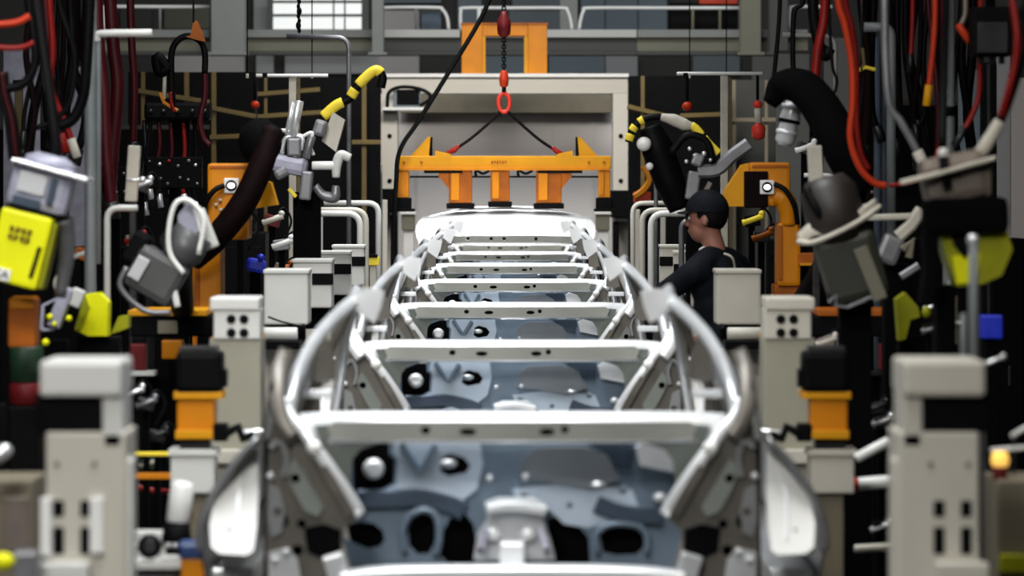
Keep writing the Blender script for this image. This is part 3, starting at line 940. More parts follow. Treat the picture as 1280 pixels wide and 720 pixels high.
def post_c(s, d, label, pad=True):
    """posts further on: plain box cover, with a black pad facing the line"""
    k = 19.0 / d
    q = lambda x: 640 + (x - 640) * k
    y = lambda v: HY + (v - HY) * k
    t = thing('fixture_post', label, 'fixture post', base_of(SX(s, q(330)), SX(s, q(385)), 0, d, .3, True), 'fixture posts along the line')
    c = 'beigelight' if s < 0 else 'beige'  # uneven light of the two sides put into the cover colour
    spb('cover', c, s, q(330), y(339), q(385), y(406), d - .04, 0.3, t, 0.01)
    spb('cover_lid', c, s, q(329), y(337), q(386), y(342), d - .05, 0.32, t, 0.004)
    if pad:
        spb('pad', 'black', s, q(357), y(357), q(387), y(373), d - 0.05, 0.02, t)
    spb('body', 'beige', s, q(322), y(436), q(384), FR(d), d, 0.28, t, 0.008)
    spb('neck', 'blackmat', s, q(334), y(406), q(380), y(437), d + 0.06, 0.18, t)
    return t


for s in (-1, 1):
    n = LS[s]
    post_a(s, 'blurred beige post with a black pad under its cap, nearest on the %s' % n)
    post_b(s, 'beige post with four dark bolts in its head, second on the %s' % n)
    post_c(s, 19.0, 'beige post with a plain box cover, third on the %s' % n, False)
    post_c(s, 21.5, 'beige box covered post right behind the third one on the %s' % n)
    post_c(s, 23.9, 'beige box covered post second behind the third one on the %s' % n)
    post_c(s, 26.2, 'farthest beige box covered post on the %s, below the bent guard pipes' % n)
    # tool cylinder at the third post
    d = 18.7
    t = thing('clamp_cylinder', 'pale clamp cylinder with orange end on the third post on the %s' % n, 'cylinder', base_of(SX(s, 322), SX(s, 372), 436, d, .1))
    a, b = W(SX(s, 326), 417, d), W(SX(s, 372), 417, d)
    MB().cyl(a, b, 0.030).build('barrel', 'beigelight' if s < 0 else 'beige', t)
    MB().cyl(W(SX(s, 323), 418, d), W(SX(s, 333), 418, d), 0.031).build('end_cap', 'amber', t)
    spb('base_bar', 'black', s, 323, 427, 374, 437, d, 0.3, t)
    if s > 0:
        MB().cyl(W(SX(s, 318), 408, d), W(SX(s, 325), 408, d), 0.02).build('red_plug', 'red', t)
    MB().cyl(W(SX(s, 379), 408, d + .05), W(SX(s, 376), 413, d), 0.014).build('knob', 'black', t)
    if s < 0:
        MB().tube([W(335, 396, d), W(352, 402, d), W(380, 409, d)], 0.005, 6).build('air_hose', 'rubber', t)

    # servo clamp units
    d = 13.2
    t = thing('servo_clamp', 'orange servo clamp under a black motor, in front of the second post on the %s' % n, 'clamp unit', base_of(SX(s, 215), SX(s, 270), 0, d, .15, True))
    mo = spb('motor', 'black', s, 219, 440, 277, 492, d - 0.02, 0.17, t, 0.02)
    spb('motor_cap', 'darkmetal', s, 224, 434, 270, 441, d - 0.01, 0.15, mo)
    spb('connector', 'black', s, 272, 462, 283, 484, d, 0.08, mo)
    g = spb('gearbox', 'orange', s, 221, 494, 268, 548, d, 0.14, t, 0.01)
    spb('gearbox_flange', 'amber', s, 217, 490, 278, 499, d - 0.015, 0.17, g)
    spb('lower_flange', 'amber', s, 219, 538, 277, 549, d - 0.015, 0.17, g)
    spb('spacer', 'darkmetal', s, 224, 549, 262, 564, d + 0.02, 0.1, t)
    spb('bracket', 'beigelight' if s < 0 else 'beige', s, 213, 563, 268, 617, d, 0.16, t, 0.006)  # left bracket paler, stronger light there put into the paint
    spb('bracket_lip', 'beigelight' if s < 0 else 'beige', s, 210, 562, 271, 570, d - 0.01, 0.18, t)
    spb('stand', 'beigedark', s, 226, 616, 262, FR(d), d + 0.03, 0.12, t)
    tc = MB()
    tc.pbox(min(SX(s, 266), SX(s, 284)), 530, max(SX(s, 266), SX(s, 284)), 552, d - 0.02, 0.08)
    tg = tc.build('toggle_head', 'black', t)
    MB().bar([W(SX(s, 284), 541, d), W(SX(s, 298), 534, d), W(SX(s, 304), 548, d), W(SX(s, 318), 543, d)], 0.03, 0.05).build('toggle_link', 'rubber', tg)
    MB().cyl(W(SX(s, 300), 541, d), W(SX(s, 331), 539, d), 0.009).build('push_rod', 'silver', tg)

# ------------------------------------------------------------------ bottom left group of tooling
d = 11.6
t = thing('pneumatic_cylinder', 'white pneumatic cylinder with black base at the lower left', 'cylinder', base_of(208, 240, 680, d, .1))
MB().lathe([(0.028, 0), (0.034, 0.1), (0.034, 0.75), (0.03, 0.82), (0.03, 0.95), (0.02, 1)], W(222, 656, d), W(229, 602, d), 20).build('barrel', 'white', t)
MB().lathe([(0.04, 0), (0.045, 0.3), (0.036, 1)], W(220, 684, d), W(222, 652, d), 18).build('base', 'black', t)
for x in (210, 219):
    MB().ball(W(x, 682, d - .04), 0.008).build('fitting', 'silver', t)
d = 11.38
t = thing('valve_block', 'blue and orange valve block at the bottom left beside the bright hinge panel', 'valve block', base_of(222, 262, 0, d, .1, True))
MB().pbox(222, 678, 261, 699, d, 0.1, 0.012).build('blue_cap', mat('deep_blue_paint', (0.02, 0.05, 0.16), 0.4), t)
pb('body', 'orange', 226, 698, 260, FR(d), d + 0.01, 0.09, t)
pb('arm', 'black', 208, 686, 226, 694, d, 0.04, t)
d = 11.6
t = thing('hand_knob', 'round black knob on the tooling table at the lower left', 'knob', tuple(W(187, 700, d)))
MB().ball(W(187, 683, d), 0.036, (1, .8, 1)).build('knob_head', 'black', t)
MB().cyl(W(187, 683, d - .02), W(187, 683, d - .05), 0.02).build('hub', 'darkmetal', t)
MB().cyl(W(178, 684, d), W(162, 682, d), 0.009).build('pin', 'beige', t)
t = thing('tooling_table', 'pale tooling table right of the nearest left post', 'table', base_of(163, 226, 0, d, .2, True))
pb('top', 'beigelight', 163, 702, 226, 712, d - 0.05, 0.25, t)
pb('upright', 'beigelight', 166, 664, 205, 703, d + 0.08, 0.05, t)
pb('pedestal', 'midgray', 168, 712, 222, FR(d), d, 0.2, t)
t = thing('guard_rail', 'ochre guard rails stacked behind the nearest left post', 'rail', base_of(160, 214, 0, 14.6, 0, True))
for (y0, y1, m) in ((566, 570, 'yellow'), (592, 599, 'orange')):
    pb('rail', m, 150, y0, 214, y1, 14.6, 0.06, t)
pb('upright', 'blackmat', 150, 566, 158, FR(14.6), 14.6, 0.06, t)
t = tag(MB().tube([W(160, 605, 15.8), W(176, 610, 15.8), (W(195, 614, 15.8)), W(214, 616, 15.9), W(236, 640, 13.21)], 0.012, 8).build('red_hose', 'redhose'), 'short pinkish red hose below the ochre rails at lower left', 'hose')

# ------------------------------------------------------------------ bottom right group
d = 13.0
for (a, b, r, lab, end) in (((1070, 573), (1111, 551), 0.016, 'white tilted cylinder left of the nearest right post', None),
                            ((1073, 605), (1122, 601), 0.022, 'white level cylinder with orange end left of the nearest right post', 'orangehose'),
                            ((1068, 686), (1122, 683), 0.014, 'thin beige level cylinder low beside the nearest right post', None)):
    d = {573: 13.0, 605: 13.6, 686: 13.9}[a[1]]
    t = thing('tool_cylinder', lab, 'cylinder', tuple(W(b[0], b[1], d)))
    MB().cyl(W(*a, d), W(*b, d), r).build('barrel', 'white' if r > .015 else 'hosewhite', t)
    MB().cyl(W(*b, d), W(b[0] + 26, b[1] - 6 if end is None else b[1], d + .02), r * 0.5).build('rod', 'silver', t)
    if end:
        MB().cyl(W(1059, 606, d), W(1073, 605, d), r * 1.05).build('end_cap', end, t)
    pb('bracket', 'blackmat', b[0] + 10, b[1] - 14, b[0] + 22, FR(d), d + .03, 0.06, t)
t = thing('small_cabinet', 'dull tan cabinet at the right edge beside the nearest right post', 'cabinet', base_of(1247, 1300, 0, 10.4, .3, True))
pb('body', 'beigedark', 1246, 600, 1320, FR(10.4), 10.4, 0.3, t)
pb('base_strip', 'limeshade', 1250, 694, 1320, 716, 10.38, 0.03, t)
t = thing('beacon_lamp', 'amber indicator lamp on a rod at the right edge', 'lamp', tuple(W(1250, 600, 10.45)))
MB().lathe([(0.02, 0), (0.024, 0.4), (0.02, 0.9), (0.01, 1)], W(1250, 583, 10.45), W(1250, 564, 10.45), 16).build('lens', 'lampamber', t)
MB().cyl(W(1250, 601, 10.45), W(1250, 582, 10.45), 0.02).build('socket', 'darkred', t)
t = thing('grab_rail', 'thin white rods at the right edge above the amber indicator lamp', 'rod', tuple(W(1262, 560, 10.6)))
MB().cyl(W(1238, 563, 10.6), W(1300, 558, 10.6), 0.006).build('rod', 'white', t)
MB().cyl(W(1264, 545, 10.6), W(1300, 524, 10.6), 0.006).build('rod', 'white', t)
MB().cyl(W(1266, 600, 10.6), W(1268, 545, 10.6), 0.005).build('stem', 'darkmetal', t)
t = thing('small_cabinet', 'dull tan panel box at the left edge beside the nearest left post', 'cabinet', base_of(-30, 41, 0, 10.4, .3, True))
pb('body', 'beigedark', -40, 600, 41, FR(10.4), 10.4, 0.3, t)
pb('door', 'bronze', 4, 622, 36, 690, 10.38, 0.03, t)
t = thing('lubricator', 'grey lubricator with yellow green cap at the bottom left corner', 'lubricator', base_of(-5, 40, 0, 9.3, .1, True))
pb('body', 'graymetal', 14, 690, 46, FR(9.3), 9.3, 0.1, t)
MB().ball(W(4, 702, 9.3), 0.022, (1.2, 1, 1)).build('cap', 'lime', t)
tag(MB().lathe([(0.018, 0), (0.022, 0.3), (0.02, 0.8), (0.008, 1)], W(-14, 574, 10.2), W(14, 560, 10.2), 14).build('nozzle', 'silver'), 'small blurred silver nozzle at the left edge beside the nearest left post', 'nozzle')

# ------------------------------------------------------------------ dark machine cabinets in the shade
def cabinet(x, y, w, dp, h, label, m='black', trim='darkmetal'):
    t = thing('control_cabinet', label, 'cabinet', (x, y, 0))
    MB().box((x, y, h / 2), (w, dp, h), bev=0.01).build('body', m, t)
    dr = MB().box((x, y - dp / 2 - 0.012, h / 2 + .03), (w * 0.9, 0.02, h * 0.86), bev=0.004).build('door', m, t)
    MB().box((x + w * 0.36, y - dp / 2 - 0.035, h * 0.55), (0.02, 0.02, 0.12), bev=0.004).build('handle', trim, dr)
    MB().box((x, y - dp / 2, 0.04), (w * 0.98, 0.03, 0.08)).build('plinth', trim, t)
    return t


cabinet(-1.85, 19.3, 0.62, 0.5, 1.15, 'black control cabinet behind the ochre rails at lower left')
cabinet(-2.25, 15.4, 0.55, 0.5, 1.28, 'tall black control cabinet left of the nearest left post')
cabinet(1.85, 19.7, 0.66, 0.5, 1.2, 'black control cabinet between the second and nearest right posts')
cabinet(2.30, 14.6, 0.6, 0.5, 1.36, 'tall black control cabinet behind the nearest right post')
cabinet(-2.62, 24.0, 0.9, 0.6, 1.75, 'wide black cabinet far behind the yellow green weld transformers at left')
cabinet(2.62, 24.0, 0.9, 0.6, 1.8, 'wide black cabinet far behind the weld guns at right')
cabinet(-1.9, 27.0, 0.5, 0.5, 1.8, 'slim black cabinet behind the left orange robot')
cabinet(1.95, 27.0, 0.5, 0.5, 1.75, 'slim black cabinet behind the right orange robot')
cabinet(-3.2, 33.0, 1.0, 0.6, 2.0, 'large black cabinet at the back left')
cabinet(3.2, 33.0, 1.0, 0.6, 2.0, 'large black cabinet at the back right')
t = thing('parts_cabinet', 'grey cabinet behind the bent guard pipes left of the white cell', 'cabinet', base_of(440, 476, 0, 42, .4, True))
pb('body', 'graymetal', 440, 206, 476, FR(42), 42, 0.5, t)
pb('top_panel', 'beigelight', 462, 204, 477, 216, 41.95, 0.1, t)
pb('dark_window', 'black', 462, 217, 475, 230, 41.97, 0.05, t)

# ------------------------------------------------------------------ guard pipes bent at the corner
def guard(pts, d, r, m, label, foot=True, extra=None):
    t = thing('guard_pipe', label, 'pipe', base_of(pts[-1][0], pts[-1][0], 0, d, 0, True))
    P = [W(x, y, d) for x, y in pts]
    if foot:
        P.append(Vector((P[-1].x, d, 0.0)))
    # rounded bends: subdivide with short chamfers
    Q = [P[0]]
    for i in range(1, len(P) - 1):
        a, b, c = P[i - 1], P[i], P[i + 1]
        e = min(0.09, (a - b).length * 0.4, (c - b).length * 0.4)
        u, v = b + (a - b).normalized() * e, b + (c - b).normalized() * e
        for j in range(7):
            w = j / 6
            Q.append(u * (1 - w) ** 2 + b * 2 * w * (1 - w) + v * w * w)
    Q.append(P[-1])
    MB().tube(Q, r, 12, 1).build('pipe', m, t)
    if foot:
        MB().cyl(P[-1], P[-1] + Vector((0, 0, .02)), r * 2.4).build('foot_flange', m, t)
    return t


guard([(378, 267), (450, 267)], 27, 0.022, 'beigelight', 'pale bent guard pipe nearer the line on the left')
guard([(372, 263), (457, 263)], 28.5, 0.024, 'beige', 'beige bent guard pipe close behind the nearest left one')
guard([(405, 254), (473, 254)], 33, 0.024, 'beigelight', 'pale bent guard pipe farthest back on the left')
guard([(868, 267), (814, 267)], 27, 0.023, 'beigelight', 'pale bent guard pipe nearer the line on the right')
guard([(868, 263), (803, 263)], 29, 0.022, 'beige', 'beige bent guard pipe close behind the nearest right one')
guard([(858, 254), (791, 254)], 33, 0.02, 'cellpaint', 'pale bent guard pipe farthest back on the right')
guard([(880, 276), (852, 276)], 23.4, 0.017, 'graymetal', 'small grey bent pipe in front of the person at right')
guard([(844, 219), (820, 219)], 30, 0.017, 'graymetal', 'grey bent pipe standing above the right guard pipes')
for (x0, x1, y0, d, m, lab) in ((379, 386, 268, 34, 'beige', 'beige upright behind the left guard pipes, outer one'), (396, 403, 268, 34.5, 'beigelight', 'pale upright behind the left guard pipes, inner one'),
                          (478, 484, 250, 36, 'cellpaint', 'pale upright close to the left post of the white cell'), (790, 800, 262, 36, 'cellpaint', 'pale upright at the foot of the white cell right post'),
                          (826, 832, 262, 36, 'beige', 'beige upright between the right guard pipes')):
    t = thing('fence_post', lab, 'post', base_of(x0, x1, 0, d, .05, True))
    pb('upright', m, x0, y0, x1, FR(d), d, 0.08, t)
    pb('base_plate', m, x0 - 4, FR(d) - 2, x1 + 4, FR(d), d - .03, 0.14, t)
t = thing('signal_box', 'small yellow box between the left guard pipes', 'box', base_of(456, 474, 330, 32, .1))
pb('body', 'yellow', 457, 321, 474, 332, 32, 0.1, t)
pb('dark_slot', 'black', 460, 318, 472, 322, 31.99, 0.08, t)
pb('bracket', 'beige', 462, 332, 470, FR(32), 32.02, 0.06, t)
for (x0, x1, lab) in ((502, 518, 'squat olive drive box under the left end of the amber lifter'), (745, 762, 'squat olive drive box under the right end of the amber lifter')):
    t = thing('drive_box', lab, 'box', base_of(x0, x1, 0, 40.2, .2, True))
    pb('body', 'oliveweb', x0, 268, x1, 288, 40.2, 0.2, t)
    pb('column', 'beigelight', x0 + 2, 288, x1 - 1, FR(40.2), 40.22, 0.16, t)
    pb('lip', 'beigelight', x0 - 2, 265, x1 + 2, 268, 40.18, 0.24, t)

# ------------------------------------------------------------------ racks behind, left and right of the cell
def rack(x0, x1, y0, y1, d, m_back, posts, rails, label, mp='tanrail'):
    t = thing('storage_rack', label, 'rack', base_of(x0, x1, 0, d + .6, 0, True))
    MB().pbox(x0, y0, x1, FR(d), d + 0.6, 0.05, 0).build('back_sheet', m_back, t)
    for p in posts:
        pb('upright', mp, p[0], y0, p[1], FR(d), d, 0.08, t)
    for r in rails:
        MB().bar([W(r[0], r[1], d - .02), W(r[2], r[3], d - .02)], 0.05, 0.04).build('cross_rail', mp, t)
    return t


rack(160, 318, 90, 260, 40, 'black', ((230, 236), (264, 270), (176, 181)), ((168, 113, 262, 128), (258, 134, 320, 146), (160, 176, 310, 170)), 'dark rack with ochre uprights at the back left')
rack(322, 476, 97, 260, 41, 'black', ((452, 458), (330, 334)), ((322, 146, 410, 140), (440, 178, 476, 178), (322, 118, 400, 112)), 'dark rack with brown rails just left of the white cell')
rack(786, 905, 95, 262, 41, 'black', ((801, 806),), ((784, 133, 832, 145), (850, 145, 905, 143)), 'dark rack with ochre rails just right of the white cell')
rack(905, 1000, 100, 262, 42, 'steeldark', ((915, 920), (956, 960)), ((905, 150, 1000, 150),), 'dark rack behind the white rod with red weights', 'beigedark')

for (pts, d, label, x, flr) in (([(320, 94.5), (410, 94.5)], 31, 'white level rod on a pale post, holding the left weights', 366, True), ([(846, 92), (953, 92)], 31, 'white level rod on a pale post, holding the right weights', 906, True)):
    t = thing('tool_rail', label, 'rail', base_of(x, x, 0, d, 0, True))
    MB().cyl(W(*pts[0], d), W(*pts[1], d), 0.014).build('rod', 'white', t)
    pb('post', 'hosewhite', x - 5, 93, x + 4, FR(d), d + .02, 0.06, t)
    pb('post_edge', 'tanrail', x + 5, 95, x + 9, FR(d), d + .06, 0.05, t)
    pb('clip', 'black', pts[0][0] + 8, 91, pts[0][0] + 14, 97, d - .02, 0.03, t)


def weight(x, y, d, r, label, long=False):
    t = thing('hanging_weight', label, 'weight', tuple(W(x, y + r * F / d, d)))
    MB().ball(W(x, y, d), r, (1, 1, .9)).build('ball', 'orangehose' if not long else 'red', t)
    MB().cyl(W(x, y - 6, d), W(x, 96.5 if x < 600 else 94.2, d), 0.012).build('cord', 'black', t)
    if long:
        MB().lathe([(0.02, 0), (0.05, 0.15), (0.055, 0.7), (0.03, 0.9), (0.02, 1)], W(x + 1, y + 44, d), W(x + 1, y + 22, d), 16).build('bottle', 'red', t)
        MB().cyl(W(x + 1, y + 23, d), W(x, y + 4, d), 0.028).build('sleeve', 'hosewhite', t)
    return t


weight(319, 131, 31, 0.036, 'small orange red ball hanging from the left white rod')
weight(859, 133, 31, 0.042, 'small red ball hanging from the left half of the right white rod')
weight(947, 131, 31, 0.038, 'red ball and red bottle hanging at the right end of the right white rod', True)

# ------------------------------------------------------------------ orange robots
def emblem(t, x, y, d):
    p = W(x, y, d)
    e = MB()
    e.box(p + Vector((0, 0.012, 0)), (0.075, 0.02, 0.075), None, 0.006)
    o = e.build('badge_plate', 'white', t)
    MB().cyl(p + Vector((0, .004, 0)), p - Vector((0, .004, 0)), 0.028, n=20).build('badge_ring', 'black', o)
    MB().ball(p - Vector((0, 0.004, 0)), 0.019, (1, .35, .8)).build('badge_eye', 'lamp', o)  # self-lit dot on a plain badge


d = 20.0
R1 = thing('welding_robot', 'orange welding robot with a dark sleeved arm on the left', 'robot', base_of(245, 300, 0, d, .4, True))
pb('pedestal', 'black', 236, 440, 300, FR(d), d, 0.45, R1)
pb('turret', 'orange', 240, 296, 276, 440, d + .05, 0.3, R1, 0.02)
pb('turret_edge', 'orangedark', 243, 300, 250, 436, d + .04, 0.05, R1)
h = pb('shoulder_housing', 'orange', 259, 204, 310, 300, d + 0.02, 0.32, R1, 0.02)
pb('lid', 'orangedark', 262, 207, 307, 211, d + 0.015, 0.02, h)
MB().plate([W(x, y, d + 0.1) for x, y in ((310, 262), (316, 232), (326, 224), (338, 228), (346, 256))], (0, 0.2, 0)).build('elbow_casting', 'amber', R1)
emblem(h, 289, 232, d)
MB().tube([W(280, 232, d - .02), W(268, 238, d - .04), (W(258, 252, d - .03)), W(254, 268, d)], 0.014, 8).build('cable', 'rubber', R1)
MB().tube([W(340, 160, d - .15), W(327, 205, d - .2), W(303, 256, d - .22), W(268, 300, d - .2), W(243, 326, d - .12)], [0.055, 0.062, 0.066, 0.064, 0.05], 18).build('sleeved_arm', 'maroonsleeve', R1)
MB().ball(W(325, 178, d - .1), 0.11, (1, 1, 1.1)).build('wrist_cover', 'blackmat', R1)
for (x, y) in ((270, 256), (275, 250), (276, 262)):
    MB().ball(W(x, y, d - 0.0), 0.009).build('grease_nipple', 'hosewhite', h)

d = 21.2
R2 = thing('welding_robot', 'orange welding robot with a black hooded arm on the right', 'robot', base_of(900, 1010, 0, d, .4, True))
pb('pedestal', 'black', 950, 440, 1016, FR(d), d + .1, 0.45, R2)
pb('turret', 'orange', 972, 278, 1001, 358, d + .02, 0.26, R2, 0.02)
pb('turret_foot', 'orangedark', 968, 356, 1004, 442, d + .05, 0.26, R2)
pb('turret_rib', 'orangedark', 973, 282, 978, 350, d + .01, 0.03, R2)
h = pb('shoulder_housing', 'orange', 937, 203, 988, 258, d + 0.02, 0.3, R2, 0.02)
pb('lid', 'orangedark', 940, 206, 985, 210, d + 0.015, 0.02, h)
MB().tube([W(966, 246, d + .05), W(978, 248, d + .05), W(985, 262, d + .05), W(986, 282, d + .05)], [0.05, 0.06, 0.055, 0.045], 14).build('curved_neck', 'orange', R2)
MB().plate([W(x, y, d + 0.15) for x, y in ((901, 258), (908, 236), (928, 206), (936, 204), (936, 258))], (0, 0.2, 0)).build('elbow_casting', 'amber', R2)
pb('dark_recess', 'maroonsleeve', 931, 214, 960, 260, d + 0.0, 0.1, R2)
pb('side_box', 'orangedark', 998, 316, 1022, 332, d, 0.12, R2)
pb('side_lip', 'amber', 1000, 329, 1020, 332, d - .01, 0.12, R2)
emblem(h, 959, 234, d - .02)
MB().tube([W(968, 230, d - .03), W(982, 238, d - .05), W(993, 258, d - .05), W(997, 280, d - .03)], 0.014, 8).build('cable', 'rubber', R2)
MB().tube([W(962, 130, 18.4), W(978, 108, 18.4), W(1004, 110, 18.3), W(1030, 140, 18.2), W(1056, 190, 18.1), W(1075, 240, 18.1)], [0.035, 0.07, 0.085, 0.09, 0.095, 0.075], 18).build('hooded_arm', 'blackmat', R2)
MB().tube([W(1064, 225, 18.3), W(1040, 330, 19.4), W(1000, 400, 21.2)], [0.08, 0.09, 0.1], 14).build('lower_arm', 'maroonsleeve', R2)
MB().lathe([(0.03, 0), (0.048, 0.1), (0.042, 0.5), (0.05, 0.55), (0.035, 0.9), (0.02, 1)], W(980, 182, 18.6), W(993, 122, 18.6), 18).build('wrist_cylinder', 'zincbright', R2)
for (xx, yy) in ((983, 168), (986, 154), (990, 136)):
    MB().cyl(W(xx, yy, 18.6), W(xx + 1, yy - 5, 18.6), 0.052).build('wrist_ring', 'zincbright' if yy != 154 else 'black', R2)

# robot riser tables
for (s, m, lab) in ((-1, 'amber', 'dark robot riser table with amber top on the left, tan plate on its side'), (1, 'orangedark', 'dark robot riser table with dark orange top edge on the right, tan plate on its side')):
    d = 17.0
    t = thing('riser_table', lab, 'table', base_of(SX(s, 160), SX(s, 262), 0, d, .5, True))
    spb('top', m, s, 160, 388, 258, 395, d - .02, 0.45, t)
    spb('apron', 'black', s, 163, 395, 266, 421, d, 0.4, t)
    spb('rating_plate', 'beigedark', s, 197, 401, 222, 417, d - .012, 0.012, t)
    spb('leg', 'black', s, 165, 421, 182, FR(d), d, 0.08, t)
    spb('leg', 'black', s, 246, 421, 262, FR(d), d, 0.08, t)
    spb('servo_box', 'orange' if s < 0 else 'orangedark', s, 202, 425, 228, 449, d - .02, 0.1, t)
    spb('hydraulic_tank', 'darkred', s, 162, 430, 182, 463, d - .04, 0.1, t)
    spb('drain_tray', 'beigelight' if s < 0 else 'darkmetal', s, 153, 464, 193, 470, d - .05, 0.14, t)
    spb('shelf_panel', 'blackmat', s, 183, 470, 246, FR(d), d + .1, 0.05, t)

# ------------------------------------------------------------------ weld guns with yellow green transformers
def tilt(a):
    return Euler((0, a, 0)).to_matrix()


d = 13.6
px = d / F
G1 = thing('weld_transformer', 'yellow green weld transformer with printed marks hanging at the left edge', 'transformer', tuple(W(30, 360, d)))
a = math.radians(14)
c = W(27, 310, d)
body = MB().box(c, (66 * px, 0.16, 92 * px), tilt(a), 0.014).build('housing', 'lime', G1)
R = tilt(a)


def on(c, R, x, y, px, q):
    return c + R @ Vector((x * px, q, -y * px))


MB().box(on(c, R, 34, 2, px, 0.02), (10 * px, 0.14, 84 * px), R, 0.006).build('side_cover', 'limeshade', G1)
MB().box(on(c, R, 24, 12, px, -0.083), (5 * px, 0.01, 40 * px), R @ tilt(math.radians(3)), 0.002).build('side_slot', 'black', body)
MB().box(on(c, R, 0, -46, px, 0), (62 * px, 0.12, 8 * px), R, 0.006).build('neck_seal', 'black', G1)
lb = MB()
for r in range(2):
    for q in range(4):
        x, y = -14 + q * 7.5, -22 + r * 10
        lb.box(on(c, R, x, y - 2.2, px, -0.083), (5.6 * px, 0.004, 1.5 * px), R, 0)
        lb.box(on(c, R, x, y + 1.0, px, -0.083), (5.6 * px, 0.004, 1.4 * px), R, 0)
        lb.box(on(c, R, x + (1.2 if (q + r) % 2 else -1.2), y, px, -0.083), (1.6 * px, 0.004, 7.6 * px), R, 0)
        lb.box(on(c, R, x + (-1.8 if q % 2 else 2.0), y + 2.8, px, -0.083), (1.5 * px, 0.004, 3.4 * px), R, 0)
lb.build('printed_marks', 'ink', body)
lab = MB().box(on(c, R, -14, 36, px, -0.083), (24 * px, 0.006, 15 * px), R, 0.001).build('label_plate', 'white', body)
tp = text_part('CA', 15 * px, 'black', lab, on(c, R, -14, 36, px, -0.0875), (math.pi / 2, 0, 0))
tp.rotation_euler = (R @ Euler((math.pi / 2, 0, 0)).to_matrix()).to_euler()
MB().box(on(c, R, 6, -80, px, 0.02), (78 * px, 0.15, 60 * px), R, 0.03).build('gun_body', 'lavender', G1)
MB().box(on(c, R, -4, -82, px, -0.06), (36 * px, 0.02, 26 * px), R, 0.006).build('cover_plate', 'wallpanel', G1)
MB().box(on(c, R, 22, -78, px, -0.062), (8 * px, 0.02, 34 * px), R, 0.003).build('dark_strip', 'dashdark', G1)
MB().box(on(c, R, -6, -58, px, -0.065), (34 * px, 0.02, 12 * px), R, 0.003).build('dark_strip', 'dashdark', G1)
MB().box(on(c, R, 14, -104, px, 0.0), (98 * px, 0.2, 5 * px), tilt(math.radians(15.5)), 0.004).build('tilted_plate', 'silver', G1)
MB().lathe([(0.09, 0), (0.085, .6), (0.05, 1)], on(c, R, 8, -106, px, 0.03), on(c, R, 8, -122, px, 0.03), 20).build('gun_cap', 'lavender', G1)
MB().tube([on(c, R, 40, -48, px, 0.05), on(c, R, 52, -10, px, 0.08), on(c, R, 58, 50, px, 0.1)], [0.035, 0.03, 0.02], 10).build('power_lead', 'graymetal', G1)
MB().tube([on(c, R, 14, -118, px, 0.03), on(c, R, 0, -160, px, 0.03), W(40, -40, d + .1)], 0.02, 10).build('suspension_hose', 'rubber', G1)
pb('rest_block', 'orangedark', 10, 374, 44, 434, d + .1, 0.14, G1)
pb('rest_cap', 'orange', 12, 372, 42, 386, d + .09, 0.14, G1)
t = thing('drum_pair', 'dark green and red drum stand at the left edge below the large weld transformer', 'drum', base_of(8, 52, 0, 14.0, .2, True))
MB().cyl(W(29, 480, 14.0) + Vector((0, .1, 0)), W(29, 434, 14.0) + Vector((0, .1, 0)), 0.058).build('green_drum', 'green', t)
MB().cyl(W(29, 508, 14.0) + Vector((0, .1, 0)), W(29, 480, 14.0) + Vector((0, .1, 0)), 0.06).build('red_drum', 'darkred', t)
MB().pbox(10, 508, 48, FR(14), 14.03, 0.14).build('stand', 'black', t)

# dark clamp head between the two left guns
d = 15.2
t = thing('toggle_clamp', 'small grey clamp head with yellow fittings between the two left weld guns', 'clamp', base_of(48, 100, 0, d, .1, True))
MB().bar([W(52, 412, d), W(54, 382, d), W(70, 374, d), W(74, 386, d), W(66, 412, d), W(52, 412, d)], 0.012, 0.03).build('loop_frame', 'lavender', t)
MB().box(W(76, 384, d), (0.05, 0.08, 0.16), tilt(math.radians(20)), 0.008).build('clamp_body', 'lavender', t)
for (x, y, r) in ((62, 396, .012), (68, 405, .010), (57, 428, .015), (86, 398, .012)):
    MB().ball(W(x, y, d - .05), r).build('fitting', 'lime', t)
MB().box(W(96, 372, d), (0.05, 0.05, 0.07), tilt(.4), 0.008).build('clamp_jaw', 'beigelight', t)
MB().tube([W(84, 352, d), W(80, 340, d), W(70, 352, d), W(74, 372, d)], 0.01, 8).build('hose', 'hosewhite', t)
pb('stand', 'blackmat', 62, 425, 84, FR(d), d + .04, 0.08, t)

d = 16.0
px = d / F
G2 = thing('weld_gun', 'dark grey weld gun with white tube handle tilted beside the left robot sleeve', 'weld gun', tuple(W(200, 388, d)))
a = math.radians(30)
R = tilt(a)
c = W(196, 344, d)
MB().box(c, (66 * px, 0.16, 58 * px), R, 0.03).build('gun_body', 'gungray', G2)
MB().box(on(c, R, -22, 2, px, -0.085), (16 * px, 0.02, 30 * px), R, 0.006).build('cover_plate', 'wallpanel', G2)
MB().lathe([(0.06, 0), (0.085, 0.4), (0.08, 1)], on(c, R, 12, -24, px, 0), on(c, R, 14, -70, px, 0), 20).build('gun_neck', 'gungray', G2)
MB().tube([on(c, R, 30, -20, px, -.09), on(c, R, 2, -34, px, -.09), on(c, R, -16, -64, px, -.09), on(c, R, -22, -92, px, -.09), on(c, R, -8, -102, px, -.09), on(c, R, 18, -90, px, -.09), on(c, R, 34, -50, px, -.09)], 0.011, 10).build('tube_handle', 'white', G2)
MB().tube([on(c, R, -36, 8, px, -.08), on(c, R, -30, 34, px, -.08), on(c, R, 10, 44, px, -.08), on(c, R, 40, 30, px, -.08)], 0.012, 10).build('lower_bow', 'graymetal', G2)
MB().box(on(c, R, 20, -76, px, 0.05), (26 * px, 0.05, 52 * px), R @ tilt(-.9), 0.01).build('electrode_arm', 'beigelight', G2)
